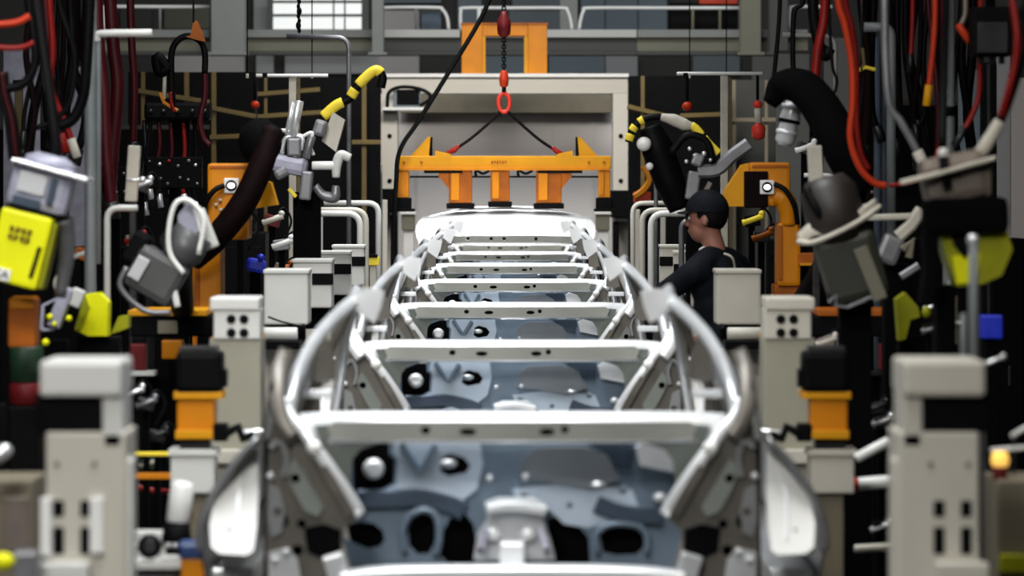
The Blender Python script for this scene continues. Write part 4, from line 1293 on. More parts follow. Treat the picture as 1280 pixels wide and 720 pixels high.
MB().plate([W(x, y, d - .02) for x, y in ((222, 268), (238, 250), (250, 284), (236, 312), (224, 296))], (0, 0.08, 0)).build('shield_plate', 'lavender', G2)
MB().bar([W(238, 250, d - .03), W(246, 270, d - .03), W(251, 290, d - .03)], 0.014, 0.03).build('shield_edge', 'beigelight', G2)
MB().box(on(c, R, -38, -16, px, 0.02), (24 * px, 0.12, 44 * px), R, 0.02).build('gun_tail', 'black', G2)
MB().tube([W(204, 372, d - .06), W(216, 362, d - .06), W(222, 384, d - .06)], 0.014, 10).build('spatter_tube', 'white', G2)
MB().tube([W(212, 300, d), W(224, 340, d + .4), W(228, 380, d + .9), W(228, 386.5, d + 1.15)], [0.04, 0.05, 0.05, 0.05], 12).build('mounting_arm', 'black', G2)
t = thing('weld_transformer', 'small yellow green transformer under the dark grey weld gun at left', 'transformer', tuple(W(114, 422, 15.4)))
MB().plate([W(x, y, 15.4) for x, y in ((93, 412), (106, 368), (124, 366), (135, 378), (134, 420), (110, 420))], (0, 0.12, 0)).build('housing', 'lime', t)
MB().plate([W(x, y, 15.39) for x, y in ((93, 412), (106, 368), (112, 384), (100, 412))], (0, 0.01, 0)).build('side_facet', 'limeshade', t)
MB().plate([W(x, y, 15.5) for x, y in ((138, 418), (148, 396), (160, 394), (160, 410))], (0, 0.12, 0)).build('rear_facet', 'limeshade', t)
pb('bracket', 'black', 96, 420, 150, FR(15.5), 15.45, 0.1, t)

# upright beige bars
for (x0, x1, y0, y1, d, lab) in ((158, 173, 182, 252, 17.5, 'beige upright bar above the dark grey weld gun at left'), (1012, 1030, 182, 290, 17.5, 'beige upright bar between the right robot and the ring gun')):
    t = thing('locating_bar', lab, 'bar', base_of(x0, x1, 0, d, .05, True))
    pb('upper_bar', 'hosewhite', x0, y0, x1, y1, d, 0.05, t, None, 0.06 if x0 < 600 else -0.05)
    pb('shaft', 'darkmetal', (x0 + x1) / 2 - 4, y1 - 5, (x0 + x1) / 2 + 4, FR(d), d + .02, 0.03, t)
    MB().ball(W(x1 + 5, (y0 + y1) / 2 + 8, d), 0.016).build('knob', 'silver', t)
    MB().cyl(W(x1 + 5, (y0 + y1) / 2 + 8, d), W(x0, (y0 + y1) / 2 + 8, d), 0.006).build('knob_pin', 'silver', t)
guard([(172, 260), (134, 260)], 17.0, 0.014, 'beigelight', 'pale bent pipe behind the tube handle of the left weld gun')
guard([(1005, 219), (1048, 219)], 21.6, 0.012, 'white', 'thin white bent pipe behind the right robot')

# ------------------------------------------------------------------ silver weld head left, hung below the rod
d = 22.0
px = d / F
t = thing('gripper_head', 'silver tube framed weld head standing behind the left robot sleeve', 'weld head', base_of(365, 385, 0, d, .1, True))
MB().cyl(W(366, 170, d), W(374, 126, d), 0.026).build('guide_rod', 'silver', t)
MB().cyl(W(358, 168, d), W(366, 128, d), 0.012).build('guide_rod', 'silver', t)
MB().tube([W(372, 166, d), W(352, 163, d), W(340, 168, d), W(345, 180, d), W(354, 192, d)], 0.011, 8).build('tube_loop', 'white', t)
MB().tube([W(352, 192, d), W(356, 174, d), W(366, 170, d), W(378, 172, d), W(376, 188, d)], 0.013, 8).build('tube_loop', 'silver', t)
MB().tube([W(376, 172, d), W(390, 166, d), W(388, 182, d), W(392, 194, d)], 0.010, 8).build('tube_loop', 'white', t)
MB().cyl(W(382, 198, d - .05), W(390, 170, d - .05), 0.022).build('air_cylinder', 'graymetal', t)
MB().box(W(368, 184, d), (0.075, 0.1, 0.10), None, 0.012).build('valve_body', 'graymetal', t)
MB().box(W(360, 206, d + .02), (0.22, 0.12, 0.10), tilt(.2), 0.03).build('manifold', 'lavender', t)
MB().box(W(352, 216, d), (0.08, 0.1, 0.06), tilt(-.5), 0.02).build('jaw', 'graymetal', t)
MB().box(W(383, 232, d), (0.065, 0.1, 0.16), tilt(.1), 0.012).build('column_block', 'graymetal', t)
MB().cyl(W(390, 207, d), W(424, 207, d), 0.024).build('white_cylinder', 'white', t)
MB().tube([W(420, 222, d), W(421, 206, d), W(426, 194, d), W(438, 198, d)], [0.022, 0.028, 0.028, 0.024], 12).build('elbow_pipe', 'beigelight', t)
MB().tube([W(394, 232, d), W(404, 244, d), W(418, 246, d), W(420, 232, d)], [0.02, 0.026, 0.034, 0.02], 10).build('lower_elbow', 'graymetal', t)
MB().plate([W(x, y, d + .1) for x, y in ((402, 176), (416, 140), (431, 150), (420, 190))], (0, 0.12, 0)).build('pale_cover', 'hosewhite', t)
MB().box(W(400, 160, d + .06), (0.07, 0.1, 0.09), tilt(.3), 0.02).build('joint', 'graymetal', t)
pb('stand', 'blackmat', 366, 240, 400, FR(d), d + .05, 0.15, t)
MB().bar([W(361, 236, d - .02), W(370, 246, d - .02)], 0.02, 0.03).build('yellow_clip', 'yellow', t)


def banded_hose(pts, d, r, label, bands, foot=None):
    t = thing('banded_hose', label, 'hose', tuple(W(pts[-1][0], pts[-1][1], d)))
    P = catmull([W(x, y, d) for x, y in pts], 8)
    MB().tube(P, r * 0.82, 10, 1).build('inner_hose', 'rubber', t)
    n = len(P)
    for (u, v) in bands:
        i0, i1 = int(u * (n - 1)), max(int(u * (n - 1)) + 2, int(v * (n - 1)))
        MB().tube(P[i0:i1 + 1], r, 12, 1).build('yellow_sleeve', 'yellow', t)
    return t


banded_hose([(476, 110), (478, 96), (470, 88), (456, 98), (444, 112), (436, 124), (420, 132), (404, 146)], 22.16, 0.030, 'yellow banded hose arching above the silver weld head at left', ((0.20, 0.52), (0.58, 0.68), (0.80, 1.0)))
banded_hose([(785, 178), (791, 162), (800, 152), (812, 147), (826, 146), (846, 150), (866, 158), (876, 168), (886, 180), (898, 192)], 22.2, 0.024, 'yellow banded hose arching over the black weld head at right', ((0.02, 0.07), (0.11, 0.16), (0.22, 0.27), (0.66, 0.80), (0.82, 1.0)))

# black weld head right with white ball
d = 22.2
t = thing('spot_welder', 'black and grey weld head with white ball left of the right robot', 'weld head', base_of(830, 900, 0, d, .1, True))
MB().tube([W(812, 158, d + .1), W(822, 186, d + .1), W(838, 230, d + .1), W(850, 262, d + .1)], [0.06, 0.09, 0.085, 0.06], 16).build('head_body', 'black', t)
MB().ball(W(805, 180, d), 0.042, (1, .9, .95)).build('white_ball', 'white', t)
MB().ball(W(812, 208, d), 0.022).build('white_knob', 'white', t)
MB().tube([W(826, 146, d), W(842, 150, d), W(856, 156, d), W(866, 158, d)], [0.02, 0.035, 0.035, 0.02], 12).build('pale_cover', 'hosewhite', t)
MB().box(W(866, 232, d), (0.07, 0.1, 0.16), tilt(.15), 0.012).build('grey_column', 'graymetal', t)
MB().bar([W(872, 214, d - .02), W(896, 212, d - .02), W(914, 196, d - .02), W(936, 180, d - .02)], 0.075, 0.08, (0, 1, 0), 4).build('grey_arm', 'graymetal', t)
MB().box(W(872, 200, d - .03), (0.06, 0.1, 0.07), tilt(.4), 0.012).build('valve_body', 'graymetal', t)
MB().bar([W(880, 244, d - .05), W(888, 228, d - .05)], 0.03, 0.03).build('small_lever', 'bronze', t)
for (x, y, r) in ((862, 186, .012), (868, 194, .010), (880, 192, .014), (888, 200, .010), (858, 202, .012)):
    MB().ball(W(x, y, d - .07), r).build('fitting', 'silver', t)
MB().tube([W(838, 192, d - .04), W(858, 170, d - .04), W(882, 176, d - .04), W(892, 204, d - .04)], 0.022, 10).build('black_hose', 'rubber', t)
pb('stand', 'blackmat', 858, 250, 884, FR(d), d + .1, 0.15, t)
t = thing('orange_manipulator', 'small orange manipulator behind the white cell right post', 'robot', base_of(790, 815, 0, 38, .2, True))
MB().bar([W(793, 246, 38), W(806, 236, 38), W(812, 222, 38), W(804, 208, 38)], 0.06, 0.08, (0, 1, 0), 3).build('arm', 'orange', t)
pb('base', 'orangehose', 793, 240, 814, 254, 38, 0.3, t)
pb('pedestal', 'black', 796, 254, 812, FR(38), 38.05, 0.2, t)

# ring gun right
d = 14.6
px = d / F
G3 = thing('ring_gun', 'dark weld gun with a tilted pale ring plate on the right', 'weld gun', tuple(W(1056, 385, d)))
ang = math.radians(-20)
R = tilt(ang)
c = W(1050, 280, d)
MB().bar([W(1000, 300, d), W(1018, 286, d - .05), W(1050, 286, d - .08), (W(1076, 270, d - .06)), W(1096, 256, d)], 0.012, 0.05, (0, 0, 1), 5, smooth=True).build('ring_front', 'hosewhite', G3)
MB().tube([W(998, 302, d), W(1016, 303, d - .08), W(1046, 291, d - .1), W(1078, 274, d - .08), W(1100, 258, d)], 0.010, 10).build('ring_lip', 'hosewhite', G3)
MB().tube([W(998, 302, d), W(1014, 284, d + .08), W(1046, 266, d + .1), W(1080, 258, d + .08), W(1100, 258, d)], 0.008, 10).build('ring_rear', 'hosewhite', G3)
MB().lathe([(0.08, 0), (0.11, 0.3), (0.105, 0.8), (0.07, 1)], W(1052, 300, d), W(1030, 222, d), 20).build('gun_cap', mat('shaded_bronze_casting', (0.02, 0.016, 0.014), 0.5), G3)  # bronze darkened to carry the dim light of this side
MB().box(W(1064, 334, d + .02), (76 * px, 0.16, 84 * px), tilt(math.radians(-16)), 0.03).build('gun_body', mat('shaded_olive_casting', (0.016, 0.017, 0.011), 0.5), G3)  # olive with the right side's dimness put into its colour
MB().box(W(1088, 342, d - .07), (18 * px, 0.02, 70 * px), tilt(math.radians(-22)), 0.005).build('side_facet', 'oliveweb', G3)
MB().bar([W(1036, 378, d - .05), W(1046, 368, d - .05), W(1044, 382, d - .05), W(1060, 384, d - .05), W(1106, 364, d - .05)], 0.012, 0.02).build('lower_rim', 'graymetal', G3)
MB().tube([W(1008, 236, d - .05), W(1022, 262, d - .08), W(1040, 290, d - .05)], 0.02, 10).build('black_lead', 'rubber', G3)
pb('mount', 'blackmat', 1050, 380, 1090, FR(d), d + .06, 0.12, G3)

# bronze gun far right with transformer
d = 12.4
px = d / F
G4 = thing('bronze_gun', 'brownish weld gun with tilted silver plate and yellow green transformer at the right edge', 'weld gun', tuple(W(1210, 355, d)))
R = tilt(math.radians(-12))
MB().box(W(1192, 222, d + .05), (82 * px, 0.15, 60 * px), R, 0.03).build('gun_body', 'bronze', G4)
MB().bar([W(1126, 228, d - .02), W(1160, 220, d - .03), W(1200, 209, d - .03), W(1240, 198, d - .02)], 0.013, 0.12).build('tilted_plate', 'hosewhite', G4)
MB().box(W(1206, 270, d + .03), (104 * px, 0.18, 46 * px), tilt(math.radians(-2)), 0.03).build('black_neck', 'blackmat', G4)
MB().plate([W(x, y, d) for x, y in ((1174, 292), (1186, 284), (1206, 318), (1228, 276), (1256, 280), (1266, 312), (1252, 344), (1226, 356), (1196, 358), (1184, 326))], (0, 0.16, 0)).build('transformer_housing', 'limeshade', G4)
MB().plate([W(x, y, d - .012) for x, y in ((1186, 276), (1230, 276), (1222, 300), (1206, 324), (1192, 306))], (0, 0.01, 0)).build('dark_window', 'black', G4)
MB().plate([W(x, y, d - .008) for x, y in ((1190, 320), (1226, 316), (1222, 352), (1196, 355))], (0, 0.008, 0)).build('front_facet', 'lime', G4)
MB().bar([W(1166, 270, d), W(1162, 300, d), W(1164, 340, d), W(1158, 380, d)], 0.05, 0.08).build('black_leg', 'blackmat', G4)
MB().ball(W(1179, 192, d - .05), 0.018).build('pin_head', 'beigelight', G4)
MB().cyl(W(1179, 194, d - .05), W(1184, 235, d - .05), 0.015).build('pin', 'rubber', G4)
MB().box(W(1232, 222, d + .02), (11 * px, 0.06, 44 * px), None, 0.006).build('tan_strip', 'beigedark', G4)
MB().tube([W(1178, 182, d + .1), W(1180, 100, d + .2), W(1184, -40, d + .2)], 0.016, 10).build('suspension_hose', 'rubber', G4)
pb('support', 'blackmat', 1170, 356, 1196, FR(d), d + .1, 0.12, G4)

# front rods on the right post
for (x, y0, y1, r, lab, head) in ((1217, 300, 470, 0.013, 'grey rod with a bright ball head rising behind the nearest right post', True), (1204, 392, 470, 0.008, 'short thin grey rod left of the ball headed rod', False)):
    d = 10.6 if head else 11.0
    t = thing('sensor_rod', lab, 'rod', base_of(x, x, 0, d, 0, True))
    MB().cyl(W(x, y1, d), W(x, y0, d), r).build('rod', 'midgray', t)
    pb('holder', 'black', x - 5, y1 - 2, x + 5, FR(d), d, 0.03, t)
    if head:
        MB().ball(W(x - 1, y0, d), 0.016).build('ball_head', 'silver', t)
t = thing('blue_box', 'bright blue box in the dark at the right edge', 'box', base_of(1227, 1254, 0, 15.2, .1, True))
pb('body', 'blue', 1227, 394, 1254, 424, 15.2, 0.1, t)
pb('stand', 'blackmat', 1232, 424, 1250, FR(15.2), 15.22, 0.06, t)
t = thing('blue_valve', 'bright blue valve head in the dark left of the third left post', 'valve', base_of(306, 332, 0, 20.5, .1, True))
MB().box(W(320, 332, 20.5), (0.10, 0.08, 0.07), tilt(.2), 0.02).build('valve_body', 'blue', t)
MB().ball(W(326, 322, 20.45), 0.02).build('cap', 'blue', t)
pb('stem', 'blackmat', 312, 340, 326, FR(20.5), 20.52, 0.06, t)
t = thing('weld_transformer', 'small dim yellow green transformer under the ring gun at right', 'transformer', base_of(1120, 1155, 0, 15.2, .1, True))
MB().plate([W(x, y, 15.2) for x, y in ((1120, 374), (1132, 366), (1148, 384), (1150, 396), (1138, 400), (1132, 424), (1124, 426))], (0, 0.1, 0)).build('housing', 'limeshade', t)
MB().ball(W(1158, 390, 15.2), 0.018, (1, 1, 1.3)).build('cap', 'limeshade', t)
pb('stand', 'blackmat', 1124, 420, 1160, FR(15.2), 15.25, 0.1, t)
t = thing('ladder_fixture', 'thin pale upright with short crossbar behind the nearest right post', 'fixture', base_of(1186, 1190, 0, 16, .05, True))
pb('upright', 'hosewhite', 1185, 352, 1189, 446, 16, 0.02, t)
pb('crossbar', 'hosewhite', 1181, 401, 1203, 405, 15.99, 0.02, t)
pb('upright_fork', 'beigedark', 1194, 370, 1197, 430, 16.01, 0.02, t)
pb('stand', 'blackmat', 1183, 444, 1194, FR(16), 16, 0.06, t)
t = thing('toggle_clamp', 'pale clamp arms in the dark left of the bronze weld gun', 'clamp', base_of(1120, 1150, 0, 16.5, .1, True))
MB().bar([W(1086, 272, 16.5), W(1148, 270, 16.5)], 0.025, 0.05).build('cross_arm', 'hosewhite', t)
MB().bar([W(1122, 296, 16.5), W(1138, 282, 16.5), W(1152, 262, 16.5)], 0.05, 0.06).build('sloping_arm', 'hosewhite', t)
MB().bar([W(1126, 346, 16.4), W(1148, 332, 16.4)], 0.03, 0.05).build('lower_jaw', 'graymetal', t)
MB().box(W(1112, 312, 16.5), (0.09, 0.08, 0.12), tilt(.4), 0.02).build('joint', 'graymetal', t)
MB().bar([W(1128, 312, 16.45), W(1140, 300, 16.45), W(1136, 322, 16.45)], 0.03, 0.05).build('tan_link', 'beigedark', t)
pb('stand', 'blackmat', 1106, 330, 1140, FR(16.5), 16.55, 0.15, t)
for (a, b, d, lab) in (((1230, 456), (1254, 446), 11.2, 'short silver pin just above the cap of the nearest right post'),):
    t = thing('locating_pin', lab, 'pin', tuple(W(*a, d)))
    MB().cyl(W(*a, d), W(*b, d), 0.006).build('pin', 'silver', t)
    MB().ball(W(*b, d), 0.009).build('pin_tip', 'silver', t)
    MB().cyl(W(*a, d), Vector((W(*a, d).x, d, 0)), 0.008).build('pin_root', 'darkmetal', t)

# ------------------------------------------------------------------ grey poles and overhead pipes
def pole(x, y0, y1, d, r, m, label, arm=None, ym=None):
    t = thing('service_pole', label, 'pole', base_of(x, x, 0, d, 0, True))
    P = [Vector((W(x, 0, d).x, d, 0)), W(x, y0, d)]
    MB().cyl(P[0], P[1], r).build('pole', m, t)
    MB().cyl(P[0], P[0] + Vector((0, 0, .02)), r * 2.2).build('foot_flange', m, t)
    return t


pole_l = pole(113, -60, 0, 17.5, 0.026, 'midgray', 'thick grey service pole with bright level arm at the upper left')
MB().tube([W(121, 52, 17.5), W(122, 45, 17.5), W(130, 42, 17.5), W(190, 41, 17.5)], 0.017, 10).build('level_arm', 'white', pole_l)
MB().cyl(W(123, 52, 17.5), W(123, 330, 17.5), 0.012).build('conduit', 'midgray', pole_l)
guard([(1080, 34), (1114, 34)], 18.5, 0.022, 'midgray', 'grey service pipe with pale elbow at the top right')
pole_r = pole(1186, -60, 0, 17.5, 0.026, 'midgray', 'thick grey service pole with a black collar at the upper right')
MB().cyl(W(1186, 145, 17.5), W(1186, 133, 17.5), 0.036).build('collar', 'black', pole_r)
guard([(358, 45), (436, 47)], 29.0, 0.018, 'graymetal', 'grey pipe bent over above the silver weld head at left')
guard([(978, 43), (1044, 45)], 30.0, 0.018, 'steellight', 'pale pipe bent over at the top right behind the red hoses')
t = thing('sleeved_cable', 'black and red cable ending in an off white sleeve at the right edge', 'cable', tuple(W(1216, 202, 12.45)))
MB().tube([W(1221, 195, 12.42), W(1233, 180, 12.4), W(1250, 152, 12.4)], [0.017, 0.022, 0.019], 12).build('sleeve', 'hosewhite', t)
MB().tube([W(1249, 153, 12.4), W(1262, 122, 12.4), W(1276, 76, 12.4), W(1284, 30, 12.4), W(1286, -40, 12.4)], 0.016, 10).build('black_core', 'rubber', t)
MB().tube([W(1251, 146, 12.38), W(1262, 108, 12.36), W(1270, 70, 12.36), W(1271, 40, 12.36), W(1262, -20, 12.4)], 0.011, 10).build('red_core', 'redhose', t)

# pale panels standing behind the cables
for (x0, y0, x1, y1, d, m, lab) in ((4, 58, 50, 190, 30, 'lavender', 'grey lavender panel behind the cables at the left edge'), (86, 82, 108, 190, 32, 'lavender', 'narrow grey panel left of the thick grey pole'),
                                    (1246, 60, 1263, 270, 28, 'wallpanel', 'narrow pale blue panel at the right edge'), (1264, 96, 1300, 270, 26, 'cellback', 'grey beige panel at the extreme right edge'),
                                    (1030, 46, 1062, 180, 34, 'steelgray', 'grey panel behind the red hoses at the upper right'), (1198, 86, 1226, 185, 30, 'bluewall', 'small pale panel right of the thick pole at upper right'),
                                    (970, 66, 1012, 110, 36, 'steelgray', 'dim grey panel above the black hooded robot arm')):
    t = thing('partition_panel', lab, 'panel', base_of(x0, x1, 0, d, .05, True))
    pb('sheet', m, x0, y0, x1, FR(d), d, 0.04, t)
    pb('edge_frame', 'steeldark', x0 - 2, y0 - 3, x1 + 2, y0 + 1, d - .01, 0.06, t)
t = thing('floor_stripe_post', 'ochre strip post in front of the grey lavender panel at the left edge', 'post', base_of(18, 28, 0, 29, .05, True))
pb('strip', 'tanrail', 18, 105, 28, FR(29), 29, 0.05, t)
pb('cap', 'black', 16, 100, 30, 107, 28.98, 0.07, t)

# black sheets added to keep both sides dark
for (x0, y0, x1, y1, d, lab) in ((-60, 160, 262, 0, 38, 'added black sheet darkening the left side behind the robots'), (1000, 130, 1340, 0, 38, 'added black sheet darkening the right side behind the robots')):
    t = thing('dark_sheet', lab, 'screen', base_of(x0, x1, 0, d, .05, True))
    MB().pbox(x0, y0, x1, FR(d), d, 0.04, 0).build('sheet', 'black', t)
    pb('top_rail', 'steeldark', x0, y0 - 4, x1, y0 + 2, d - .02, 0.08, t)

# ------------------------------------------------------------------ hoses and cables hanging at both sides
def hose(pts, d, r, m, label, name='hose', cat='hose', group=None, end=None):
    top = [(pts[0][0], -70)] if pts[0][1] <= 0 else []
    P = [W(x, y, d) for x, y in top + list(pts)]
    t = thing(name, label, cat, tuple(P[-1]), group)
    MB().tube(P, r, 10).build('hose_run', m, t)
    if end:
        u = (P[-1] - P[-2]).normalized()
        MB().cyl(P[-1] - u * 0.04, P[-1] + u * 0.05, r * 1.35).build('coupling', end, t)
    return t


hose([(121, 0), (124, 60), (130, 120), (133, 190), (140, 262)], 20.4, 0.030, 'maroon', 'thick maroon hose just right of the thick grey pole at left', end='darkmetal')
hose([(138, 0), (142, 60), (147, 110), (141, 190), (137, 252)], 21.2, 0.034, 'maroon', 'thickest maroon hose at left, crossing behind the bright level arm', end='darkmetal')
hose([(163, 0), (165, 60), (168, 110), (166, 186)], 22.4, 0.022, 'maroon', 'maroon hose under the right half of the bright level arm', end='darkmetal')
hose([(44, 0), (47, 30), (54, 68), (58, 100)], 17.0, 0.014, 'maroon', 'dark red hose at far left ending above the lavender weld transformer', end='hosewhite')
hose([(57, 0), (60, 50), (56, 96), (70, 150), (78, 178)], 18.5, 0.018, 'maroon', 'dark red hose curling down over the large weld transformer at left', end='redhose')
hose([(62, 0), (66, 60), (64, 110), (84, 160), (92, 184)], 18.0, 0.015, 'redhose', 'bright red hose ending just left of the thick grey pole', end='hosewhite')
hose([(-20, 31), (8, 30), (24, 27), (37, 20), (40, 0)][:4], 14.5, 0.013, 'orangehose', 'orange red hose entering at the top left edge, upper one')
hose([(-20, 56), (8, 60), (28, 59), (42, 53)], 15.0, 0.011, 'redhose', 'dull red hose entering at the top left edge, lower one')
hose([(36, 0), (42, 40), (44, 76), (34, 100), (14, 110), (-20, 110)], 15.6, 0.018, 'rubber', 'black hose looping to the left edge over the lavender panel')
hose([(74, 0), (82, 30), (92, 62), (93, 90), (86, 130), (66, 152), (44, 160)], 16.4, 0.012, 'rubber', 'black hose bowing right towards the thick grey pole at left')
hose([(112, 0), (108, 80), (104, 120), (92, 148), (74, 158)], 17.0, 0.024, 'rubber', 'thick black hose sweeping down left from the thick grey pole')
for i in range(12):
    x = 40 + i * 6.5 + random.uniform(-3, 3)
    a, b = random.uniform(-9, 9), random.uniform(-14, 14)
    hose([(x, 0), (x + a, 70), (x + b, 140), (x + b + random.uniform(-14, 14), 190 + random.uniform(-20, 40))], 19.0 + i * 0.25, random.uniform(0.010, 0.026), 'rubber' if i % 3 else 'maroonsleeve',
         'dark hose hanging in the tangle at the upper left', group='dark hoses hanging at the upper left', end='darkmetal')
for i, x in enumerate((4, 10, 15)):
    hose([(x - 8, 90), (x - 4, 120), (x + 4, 150), (x + 10, 200)], 15.2 + .2 * i, 0.010, ('rubber', 'maroon', 'rubber')[i], ('black hose slanting at the left edge, outermost', 'maroon hose slanting at the left edge between two black ones', 'black hose slanting at the left edge, innermost')[i])
t = thing('balancer_loop', 'black hose loop held by an orange hook, red on its right leg, at left', 'hose', tuple(W(236, 175, 24)))
MB().tube([W(x, y, 24) for x, y in ((216, 135), (214, 92), (215, 64), (223, 50), (236, 45), (250, 51), (256, 66), (256, 92))], 0.020, 10).build('black_loop', 'rubber', t)
MB().tube([W(x, y, 24) for x, y in ((256, 90), (256, 120), (250, 150), (254, 172), (262, 182))], 0.018, 10).build('red_leg', 'maroon', t)
MB().tube([W(x, y, 23.9) for x, y in ((213, 115), (214, 128), (218, 140))], 0.010, 8).build('red_lead', 'redhose', t)
MB().plate([W(x, y, 23.9) for x, y in ((232, 46), (238, 44), (242, 26), (246, 26), (254, 44), (256, 52), (246, 50))], (0, 0.06, 0)).build('hook', 'orangedark', t)
MB().cyl(W(242, 28, 23.9), W(241, -60, 23.9), 0.006).build('suspension_wire', 'darkmetal', t)
MB().bar([W(200, 116, 24), W(205, 128, 24), W(214, 134, 24), W(222, 138, 24)], 0.02, 0.03).build('orange_clip', 'orange', t)
MB().cyl(W(206, 92, 24), W(205, 124, 24), 0.012).build('plug', 'hosewhite', t)
MB().tube([W(210, 86, 24), W(203, 78, 24), W(196, 72, 24), W(200, 90, 24), W(212, 84, 24)], 0.035, 10).build('dark_socket', 'black', t)
t = thing('cable_carrier', 'black cable carrier head behind the beige upright bar at left', 'cable carrier', base_of(220, 240, 0, 25.6, .2, True))
MB().pbox(180, 128, 262, 150, 25.6, 0.25, 0.02).build('carrier_beam', 'black', t)
pb('post', 'blackmat', 214, 150, 236, FR(25.6), 25.75, 0.1, t)
for x in (188, 204, 222, 240, 256):
    MB().ball(W(x, 139, 25.58), 0.016).build('cable_gland', 'darkmetal', t)
for i, (x, y0, y1, m) in enumerate(((186, 160, 240, 'rubber'), (198, 180, 250, 'maroon'), (213, 190, 245, 'maroon'), (229, 190, 250, 'redhose'), (243, 190, 260, 'rubber'), (180, 190, 260, 'darkmetal'))):
    tt = hose([(x, 150.2), (x + 2, y0), (x - 3, (y0 + y1) / 2), (x + 2, y1)], 25.66 + i * .01, 0.014, m,
         ('black hose under the left end of the cable carrier', 'maroon hose under the cable carrier, second right of the beige upright bar', 'maroon hose under the left leg of the balancer loop', 'red hose between the legs of the balancer loop', 'black hose under the right leg of the balancer loop', 'grey hose right beside the beige upright bar at left')[i], end='silver')

# right side
hose([(1048, 0), (1056, 30), (1065, 80), (1066, 130), (1063, 172), (1074, 208), (1092, 228), (1108, 232)], 17.2, 0.016, 'orangehose', 'thick orange red hose looping down at the upper right')
hose([(1057, 0), (1066, 40), (1071, 90), (1071, 150), (1076, 190), (1086, 212)], 17.4, 0.013, 'redhose', 'red hose running along the thick orange red one')
hose([(1178, 0), (1178, 120), (1172, 190), (1148, 224), (1112, 232)], 17.1, 0.010, 'redhose', 'thin red hose bowing left from the thick grey pole to the orange red loop')
hose([(1031, 0), (1029, 30), (1022, 64), (1018, 110)], 19.0, 0.022, 'redhose', 'dark red hose above the black hooded robot arm', end='darkmetal')
hose([(1169, 0), (1168, 40), (1164, 84), (1160, 118)], 17.0, 0.013, 'orangehose', 'orange hose just left of the thick grey pole at upper right', end='amber')
hose([(1141, 0), (1140, 40), (1138, 78)], 19.0, 0.012, 'redhose', 'short dim red hose between the elbow pipe and the orange hose', end='darkmetal')
hose([(1160, 0), (1172, 120), (1170, 220)], 19.5, 0.013, 'maroon', 'maroon hose behind the thick grey pole at upper right', end='darkmetal')
hose([(1226, 0), (1225, 60), (1224, 116), (1214, 146), (1200, 170)], 16.35, 0.012, 'redhose', 'red hose curving above the bronze weld gun', end='darkmetal')
hose([(1207, 0), (1206, 20), (1200, 34), (1204, 40)], 16.5, 0.012, 'bronze', 'copper brown lead beside the black junction box at top right', end='orangehose')
hose([(975, 0), (972, 50), (966, 108)], 21.0, 0.012, 'rubber', 'slim black hose left of the black hooded robot arm')
hose([(1004, 0), (993, 14), (991, 60), (992, 100)], 20.5, 0.014, 'rubber', 'black hose dropping into the bend of the hooded robot arm')
hose([(1016, 0), (1020, 40), (1030, 70), (1038, 60)], 19.6, 0.028, 'rubber', 'thick black hose behind the dark red hose at upper right')
hose([(1036, 0), (1040, 78), (1046, 100), (1042, 118), (1032, 126)], 19.0, 0.008, 'rubber', 'thin black hose bow right of the dark red hose at upper right')
hose([(1106, 0), (1107, 70), (1112, 130), (1126, 152), (1142, 180), (1152, 200)], 15.5, 0.016, 'graymetal', 'grey brown hose slanting down to the bronze weld gun', end='hosewhite')
for i in range(16):
    x = 1076 + i * 9.5 + random.uniform(-3, 3)
    a, b = random.uniform(-8, 8), random.uniform(-12, 12)
    hose([(x, 0), (x + a, 70), (x + b, 140), (x + b + random.uniform(-12, 12), 190 + random.uniform(-30, 50))], 19.8 + (i % 8) * 0.3, random.uniform(0.012, 0.030), 'rubber' if i % 4 else 'maroonsleeve',
         'dark hose hanging in the tangle at the upper right', group='dark hoses hanging at the upper right', end='darkmetal')
t = thing('cable_hook', 'small ochre hook hanging right of the thick orange red hose', 'hook', tuple(W(1080, 90, 19.0)))
MB().bar([W(1076, 88, 19), W(1080, 80, 19), W(1078, 60, 19)], 0.016, 0.02).build('shank', 'tanrail', t)
MB().bar([W(1073, 88, 19), W(1082, 84, 19), W(1094, 87, 19)], 0.016, 0.02).build('claw', 'yellow', t)
MB().cyl(W(1078, 61, 19), W(1076, -60, 19), 0.007).build('wire', 'darkmetal', t)
t = thing('junction_box', 'black junction box hanging at the top right corner', 'junction box', tuple(W(1240, 76, 16.0)))
pb('body', 'black', 1216, 8, 1266, 70, 16.0, 0.16, t)
pb('cover', 'darkmetal', 1222, 28, 1260, 66, 15.98, 0.02, t)
MB().cyl(W(1238, 10, 16.08), W(1238, -60, 16.08), 0.02).build('hanger', 'black', t)
for x in (1226, 1240, 1252):
    MB().cyl(W(x, 69, 16.06), W(x, 80, 16.06), 0.012).build('cable_gland', 'darkmetal', t)
t = thing('hose_reel', 'round black reel cut off by the right edge at the top', 'reel', tuple(W(1284, 58, 13.4)))
MB().lathe([(0.05, 0), (0.062, .2), (0.062, .8), (0.05, 1)], W(1284, 30, 13.4), W(1284, 30, 13.52), 24).build('drum', 'black', t)
MB().cyl(W(1284, 30, 13.38), W(1284, 30, 13.41), 0.02).build('hub', 'darkmetal', t)
MB().cyl(W(1284, 12, 13.46), W(1284, -80, 13.46), 0.012).build('hanger', 'darkmetal', t)
t = thing('cable_duct', 'dark upright duct under the black junction box at upper right', 'duct', base_of(1228, 1248, 0, 18.5, .1, True))
pb('duct', 'black', 1228, 78, 1246, FR(18.5), 18.5, 0.1, t)
pb('cover_strip', 'darkmetal', 1234, 80, 1238, FR(18.5), 18.49, 0.02, t)
t = thing('cable_duct', 'dark teal upright duct left of the grey elbow pipe at upper right', 'duct', base_of(1096, 1108, 0, 21, .1, True))
